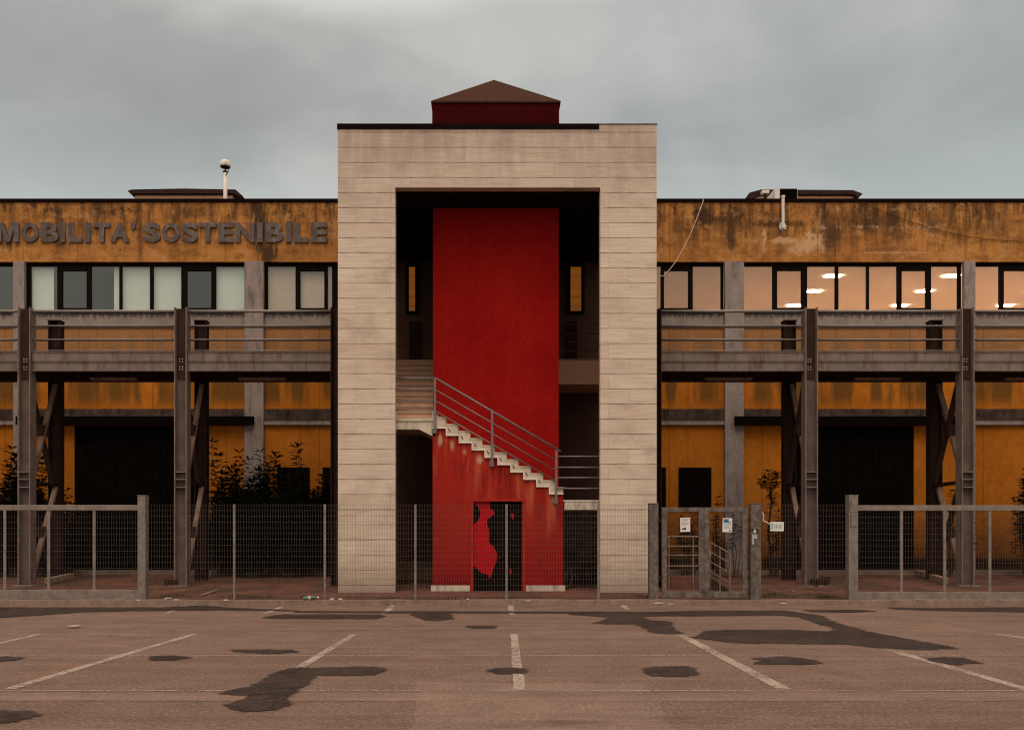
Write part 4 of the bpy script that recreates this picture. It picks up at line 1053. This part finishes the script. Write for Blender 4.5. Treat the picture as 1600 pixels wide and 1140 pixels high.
# notices
def notice(label, p0, p1, y0_, y1_, marks, rot=0):
    t_ = thing('notice', label, 'notice', (fx((p0 + p1) / 2), YF - .03, fz((y0_ + y1_) / 2)))
    MB().box(fx(p0), fx(p1), YF - .028, YF - .02, fz(y1_), fz(y0_)).build('plate', 'white_plate', t_, bevel=.003)
    for (a, b_, c_, d_, mt) in marks:
        w_, h_ = fx(p1) - fx(p0), fz(y0_) - fz(y1_)
        MB().box(fx(p0) + a * w_, fx(p0) + b_ * w_, YF - .0305, YF - .0283, fz(y0_) - d_ * h_, fz(y0_) - c_ * h_).build('print', mt, t_)
    t_.rotation_euler = (0, rot, 0); return t_
lines = lambda y0_, y1_, n: [(.12, .88 - .1 * (i % 3), y0_ + (y1_ - y0_) * i / n, y0_ + (y1_ - y0_) * (i + .45) / n, 'plate_grey') for i in range(n)]
notice('white printed notice on the left leaf of the footgate', 1062.5, 1078, 808.5, 830.5, lines(.08, .6, 6) + [(.15, .32, .74, .84, 'black_paint'), (.36, .55, .7, .86, 'black_paint')], R(-1))
notice('white notice with blue heading on the right leaf of the footgate', 1128.5, 1143.5, 809, 831, [(.1, .62, .07, .32, 'plate_blue'), (.55, .9, .22, .36, 'plate_pale_blue')] + lines(.42, .78, 4) + [(.7, .86, .84, .93, 'black_paint')], R(1))
notice('wide white notice tied on the mesh right of the intercom post', 1203, 1224, 815, 829.5, [(.05, .22, .15, .8, 'plate_pale_blue'), (.3, .36, .25, .7, 'plate_grey'), (.4, .48, .25, .7, 'plate_grey'), (.52, .56, .25, .7, 'plate_grey'), (.6, .68, .25, .7, 'plate_grey'), (.72, .84, .25, .7, 'plate_grey')], R(1))
Y = YF - .1
t_ = thing('intercom', 'small intercom with worn paper label on the grey gate post', 'intercom', (fx(1179), Y, fz(840)))
b = MB(); b.box(PX(1173.5, Y), PX(1185.5, Y), Y - .06, Y - .003, PZ(825.5, Y), PZ(823.8, Y)); b.build('hood', 'galvanised_light', t_)
MB().box(PX(1177, Y), PX(1180.5, Y), Y - .03, Y - .004, PZ(832, Y), PZ(826, Y)).build('button', 'white_plate', t_)
MB().box(PX(1175, Y), PX(1183, Y), Y - .012, Y - .004, PZ(841, Y), PZ(834, Y)).box(PX(1175, Y), PX(1178, Y), Y - .012, Y - .004, PZ(850, Y), PZ(841.3, Y)).build('label_plate', 'plate_grey', t_)
o = MB().path([(fx(1191), YF - .02, fz(800)), (fx(1192.5), YF - .04, fz(806)), (fx(1191.5), YF - .03, fz(813)), (fx(1196), YF - .03, fz(815)), (fx(1203), YF - .02, fz(819))], .012, 6).build('loose_tape', 'white_paint')
tag(o, 'loose white tape hanging on the mesh between intercom post and notice', 'tape')

# ramp handrail behind the footgate
def hr(px, py, Y): return (PX(px, Y), Y, PZ(py, Y))
t_ = thing('ramp_railing', 'brown tube railing of the ramp seen behind the footgate', 'railing', (PX(1090, 22.6), 22.6, .14))
b = MB(); Y1, Y2 = 22.6, 21.4
for k, y_ in enumerate((838, 853, 867, 884)):
    b.tube(hr(1036, y_, Y1), hr(1092, y_, Y1), .02)
b.build('level_rails', 'brace_steel', t_)
b = MB()
for k in range(4): b.tube(hr(1108, 846 + 15 * k, Y1), hr(1141 + .0, 864 + 15.5 * k, Y2), .02)
b.build('sloping_rails', 'brace_steel', t_)
for px, y_, Y in ((1045, 838, Y1), (1083, 838, Y1), (1109, 846, Y1), (1125, 855, 22.0), (1140.5, 863, Y2)):
    p_ = hr(px, y_, Y); MB().tube(p_, (p_[0], p_[1], .13), .022).build('rail_post', 'brace_steel', t_)
o = MB(); o.prism([(PX(1036, 22.7), .12), (PX(1108, 22.7), .12), (PX(1108, 22.7), .50), (PX(1036, 22.7), .50)], 22.65, 23.6)
o.add([(PX(1108, 22.7) + .002, 22.65, .13), (PX(1145, 21.6), 21.6, .14), (PX(1145, 21.6) + .3, 22.4, .14), (PX(1108, 22.7) + .3, 23.6, .14), (PX(1108, 22.7) + .002, 22.65, .5), (PX(1108, 22.7) + .3, 23.6, .5)], [(4, 0, 1), (4, 1, 2, 5), (5, 2, 3), (0, 4, 5, 3)])
o.build('ramp', 'red_pavers', kind='structure')

# ---------------------------------------------------------------- plants
def leaf_blade(b, p, d, ln, wd):
    d = Vector(d).normalized(); s_ = d.cross(Vector((0, 0, 1)))
    if s_.length < .05: s_ = Vector((1, 0, 0))
    s_.normalize(); s_ = (s_ + Vector((rnd.uniform(-.5, .5), rnd.uniform(-.5, .5), rnd.uniform(-.5, .5)))).normalized()
    m1 = p + d * ln * .45; tip = p + d * ln + Vector((0, 0, -ln * .18))
    i = len(b.v); b.v += [tuple(p), tuple(m1 + s_ * wd / 2), tuple(tip), tuple(m1 - s_ * wd / 2)]; b.f.append((i, i + 1, i + 2, i + 3))
def shoot(bl, bs, base, tip, r, nodes, ln, start=.3):
    base, tip = Vector(base), Vector(tip); mid_ = base.lerp(tip, .5) + Vector((rnd.uniform(-.12, .12), rnd.uniform(-.12, .12), 0))
    pts = [base, base.lerp(mid_, .6), mid_, mid_.lerp(tip, .6), tip]
    for i in range(4): bs.tube(pts[i], pts[i + 1], r * (1 - i * .2), 5, r * (1 - (i + 1) * .2))
    for k in range(nodes):
        t = start + (1 - start) * k / max(1, nodes - 1); q = t * 4; i = min(3, int(q)); p = pts[i].lerp(pts[i + 1], q - i); a0 = rnd.uniform(0, 6.28)
        ax = (pts[i + 1] - pts[i]).normalized()
        for j in range(4 + (k == nodes - 1) * 3):
            a_ = a0 + j * 2.1 + rnd.uniform(-.3, .3); el = rnd.uniform(.0, .7) + .5 * (k == nodes - 1)
            leaf_blade(bl, p, Vector((math.cos(a_), math.sin(a_), 0)) + ax * el + Vector((0, 0, rnd.uniform(-.25, .2))), ln * rnd.uniform(.75, 1.2), ln * .26)
def oleander(label, px, Y, ytop, width, stems, mat='leaf_dark', nodes=18, ln=.2, start=.15, group=None, name='oleander'):
    x = PX(px, Y); z0_ = yard_z(Y); z1_ = PZ(ytop, Y)
    t_ = thing(name, label, 'shrub', (x, Y, z0_), group)
    bl, bs = MB(), MB()
    for i in range(stems):
        a_ = rnd.uniform(0, 6.28); r_ = rnd.uniform(.1, 1) ** .7 * width
        h = (z1_ - z0_) * (rnd.uniform(.5, 1.0) if i else 1.0) * (1 - .25 * (r_ / width) ** 2 if i else 1)
        base = (x + math.cos(a_) * r_ * .3, Y + math.sin(a_) * r_ * .2, z0_)
        tip = (x + math.cos(a_) * r_ * (1 if i else .2), Y + math.sin(a_) * r_ * .5, z0_ + h)
        shoot(bl, bs, base, tip, .018, nodes, ln, start)
    bs.build('stems', 'stem', t_); bl.build('foliage', mat, t_)
    return t_
OG = 'dark oleanders in front of the left wing'
OL = [(337, 25.9, 690, .45, 12, 'leafy oleander close to the inner left column, rising above the fence'),
      (372, 26.2, 705, .5, 26, 'pointed oleander left of the grey pilaster on the left wing'),
      (402, 26.0, 703, .55, 34, 'dense oleander in front of the grey pilaster on the left wing'),
      (428, 26.3, 706, .4, 20, 'oleander just left of the small dark window of the left wing'),
      (466, 26.0, 694, .35, 8, 'tall feathery oleander in front of the small dark window'),
      (450, 25.8, 745, .6, 34, 'low bushy oleander below the small dark window'),
      (500, 26.2, 742, .55, 34, 'bushy oleander nearest the tower on its left side'),
      (352, 26.4, 752, .55, 30, 'low bushy oleander beside the inner left column'),
      (395, 25.7, 760, .6, 34, 'low bushy oleander under the pilaster of the left wing'),
      (480, 26.5, 762, .6, 30, 'low bushy oleander filling the gap by the window'),
      (22, 25.9, 700, .45, 30, 'tall dark oleander behind the outer left column'),
      (62, 26.0, 716, .35, 18, 'oleander between the outer left column pair'),
      (4, 26.2, 755, .5, 26, 'low bushy oleander at the left edge of the picture'),
      (108, 26.3, 765, .3, 9, 'small oleander by the left sliding door'),
      (60, 26.2, 770, .5, 24, 'low bushy oleander at the foot of the outer left columns')]
for px, Y, yt, wd, n, lb in OL: oleander(lb, px, Y, yt + 2, wd * .95, int(n * (1.9 if yt > 735 else 1.0)), group=OG, nodes=20 if n > 12 else 16, ln=.27)
def head_tree(label, px, Y, ytop):
    x, z0_, z1_ = PX(px, Y), yard_z(Y), PZ(ytop, Y)
    t_ = thing('tree_oleander', label, 'shrub', (x, Y, z0_))
    bl, bs = MB(), MB(); pts = [Vector((x + .05 * math.sin(i * 1.3), Y, z0_ + (z1_ - z0_) * .86 * i / 7)) for i in range(8)]
    for i in range(7): bs.tube(pts[i], pts[i + 1], .045 - .003 * i, 7, .042 - .003 * i)
    for i in range(8):
        a_ = i * 2.4; tp = pts[-1] + Vector((math.cos(a_) * rnd.uniform(.12, .32), math.sin(a_) * .25, rnd.uniform(.2, .5))); shoot(bl, bs, pts[-1] - Vector((0, 0, rnd.uniform(0, .25))), tp, .014, 6, .2, .3)
    for i in range(10):
        p = pts[rnd.choice([5, 6])] + Vector((0, 0, rnd.uniform(-.25, .3))); a_ = rnd.uniform(0, 6.28); shoot(bl, bs, p, p + Vector((math.cos(a_) * .13, math.sin(a_) * .13, .14)), .01, 3, .13, .3)
    bs.build('trunk', 'stem', t_); bl.build('crown', 'leaf_dark', t_)
head_tree('small tree oleander with thin bare trunk and compact head against the right ochre wall', 1203, 26.2, 740)
oleander('leafy shoots on the stem beside the inner right column', 1212, 26.0, 800, .3, 7, nodes=8, ln=.17, start=.72)
oleander('low shrub in front of the ground-floor window of the right wing', 1078, 26.3, 785, .6, 16, nodes=8, ln=.17, start=.72)
oleander('small leafy shrub between the ground-floor window and right pilaster', 1121, 26.1, 778, .2, 8, nodes=7, ln=.16, start=.7)
oleander('thin shrub seen through the right leaf of the footgate', 1148, 25.8, 806, .35, 5, nodes=6, ln=.16, start=.75)
oleander('thin shrub seen through the left leaf of the footgate', 1068, 25.6, 808, .3, 5, nodes=6, ln=.16, start=.8)
oleander('upright shrub between the outer right column pair', 1484, 26.2, 768, .2, 8, nodes=8, ln=.17, start=.7)
oleander('low shrub right of the outer right column', 1518, 26.0, 806, .25, 8, nodes=6, ln=.15, start=.75)
oleander('large dark oleander at the right edge of the picture', 1608, 25.8, 735, .5, 26, nodes=12, ln=.2, start=.45)

# weeds along the fence foot
b = MB()
for (x0, x1, y0_, y1_, n) in ((fx(235), fx(470), 19.45, 20.4, 900), (fx(1195), fx(1325), 19.45, 20.9, 900), (fx(-100), fx(215), 19.4, 19.7, 200), (fx(1000), fx(1030), 19.5, 20.2, 100), (fx(1340), fx(1600), 19.5, 19.8, 240), (fx(1280), fx(1320), 19.6, 20.3, 500), (fx(470), fx(1010), 19.36, 19.5, 260)):
    for i in range(n):
        px, py = rnd.uniform(x0, x1), rnd.uniform(y0_, y1_)
        if n >= 500 and math.sin(px * 3.1) + math.sin(py * 7 + px) < .1: continue
        p = Vector((px, py, yard_z(py))); h = rnd.uniform(.03, .13)
        leaf_blade(b, p, (rnd.uniform(-.7, .7), rnd.uniform(-.7, .7), .8), h, .02)
o = b.build('weeds', 'weed', kind='stuff'); o['label'] = 'dry weeds growing along the foot of the fence'; o['category'] = 'weeds'

# ---------------------------------------------------------------- bicycle in the dark passage
bk = thing('bicycle', 'dark bicycle parked in the shadow under the right stair landing', 'bicycle', (2.55, 22.9, .2))
e1 = Vector((.62, .78, 0)).normalized(); nrm = Vector((-e1.y, e1.x, 0)); o0 = Vector((2.5, 22.9, .19))
def bp(a, z_, side=0): return o0 + e1 * a + Vector((0, 0, z_)) + nrm * side
for a in (-.5, .52):
    wh = MB().torus(bp(a, .34), .32, .02, nrm).build('wheel', 'rubber', bk, smooth=True)
    m_ = MB().torus(bp(a, .34), .295, .01, nrm).build('rim', 'steel_paint', wh, smooth=True)
    b = MB()
    for i in range(14):
        t = i * math.pi * 2 / 14; b.tube(bp(a, .34), bp(a + .29 * math.cos(t), .34 + .29 * math.sin(t)), .002, 4)
    b.build('spokes', 'steel_paint', wh)
b = MB(); bb, seat_, head, hd2 = bp(-.06, .30), bp(-.2, .82), bp(.34, .86), bp(.37, .72)
for p_, q_ in ((bb, seat_), (seat_, head), (bb, hd2), (head, hd2), (bb, bp(-.5, .34, .04)), (seat_, bp(-.5, .34, .04)), (hd2, bp(.52, .34, .05))): b.tube(p_, q_, .017)
b.build('frame', 'bike_paint', bk)
MB().beam(bp(-.34, .9), bp(-.08, .93), .13, .05).tube(seat_, bp(-.22, .9), .013).build('saddle', 'rubber', bk)
MB().tube(bp(.34, .98, -.27), bp(.34, .98, .27), .013).tube(head, bp(.34, .98), .014).build('handlebar', 'steel_paint', bk)
MB().tube(bp(-.06, .30, -.06), bp(-.06, .30, .06), .07, 14).tube(bp(-.06, .3, .07), bp(.06, .18, .07), .01).beam(bp(.06, .18, .06), bp(.06, .18, .16), .07, .02).build('crank', 'steel_dark', bk)

# ---------------------------------------------------------------- litter by the kerb
def crumple(label, px, py, r, flat, mat, name='paper_litter', zb=.125, cat='litter'):
    Y = FPX * (CH - zb) / (py - HY); x = PX(px, Y); b = MB(); n = 9; m_ = 5
    vs = []
    for i in range(m_):
        t = math.pi * (i + .5) / m_
        for j in range(n):
            q = 2 * math.pi * j / n; k = rnd.uniform(.6, 1.25); vs.append((x + r * math.sin(t) * math.cos(q) * k, Y + r * .7 * math.sin(t) * math.sin(q) * k, zb + flat * r * (1 - math.cos(t)) * .5 * rnd.uniform(.7, 1.3)))
    fs = [(i * n + j, i * n + (j + 1) % n, (i + 1) * n + (j + 1) % n, (i + 1) * n + j) for i in range(m_ - 1) for j in range(n)] + [tuple(range(n - 1, -1, -1)), tuple(range((m_ - 1) * n, m_ * n))]
    b.add(vs, fs); o = b.build(name, mat); tag(o, label, cat, 'litter along the kerb'); return o
for px, py, r, fl, lb in ((216, 939, .05, .8, 'crumpled white paper at the foot of the left sliding gate post'), (262, 936, .09, .5, 'flattened grey paper on the kerb just right of the left gate post'), (275, 938, .08, .4, 'torn paper beside the flattened paper on the left kerb'),
                          (352, 938, .07, .4, 'small white paper scrap near the first slim fence post'), (519, 937.5, .06, .9, 'crumpled white paper left of the pair in front of the left tower leg'), (532, 937.5, .06, .8, 'crumpled white paper right of the pair in front of the left tower leg'),
                          (826, 939.5, .09, .35, 'flat white paper in front of the red door plinth'), (731, 936.5, .04, .6, 'tiny white scrap on the kerb left of the red door'), (1031, 943, .12, .25, 'torn pale wrapper on the kerb in front of the footgate'), (1048, 943.5, .08, .2, 'small pale wrapper right of the larger one by the footgate'), (1224, 943, .07, .3, 'small white scrap on the kerb right of the intercom post'), (118, 977.5, .11, .1, 'flat white scrap lying on the asphalt at the left')):
    if py > 950: crumple(lb, px, py, r, fl, 'paper', zb=.03)
    else: crumple(lb, px, py, r, fl, 'paper')
Y = 19.12; x = PX(485, Y)
t_ = thing('bottle', 'crushed green plastic bottle lying on the kerb left of the tower', 'bottle', (x, Y, .16))
b = MB(); prof = [(-.17, .03), (-.14, .045), (-.05, .038), (.02, .046), (.09, .04), (.13, .02), (.16, .016)]
for (a, ra), (c_, rc) in zip(prof, prof[1:]): b.tube((x + a, Y, .165 + a * .06), (x + c_, Y, .165 + c_ * .06), ra, 12, rc)
b.build('body', 'bottle_green', t_, smooth=True)
MB().tube((x + .16, Y, .175), (x + .19, Y, .177), .02, 10).build('cap', 'white_plate', t_)
MB().tube((x - .05, Y, .162), (x + .02, Y, .166), .048, 12).build('label_band', 'paper', t_)
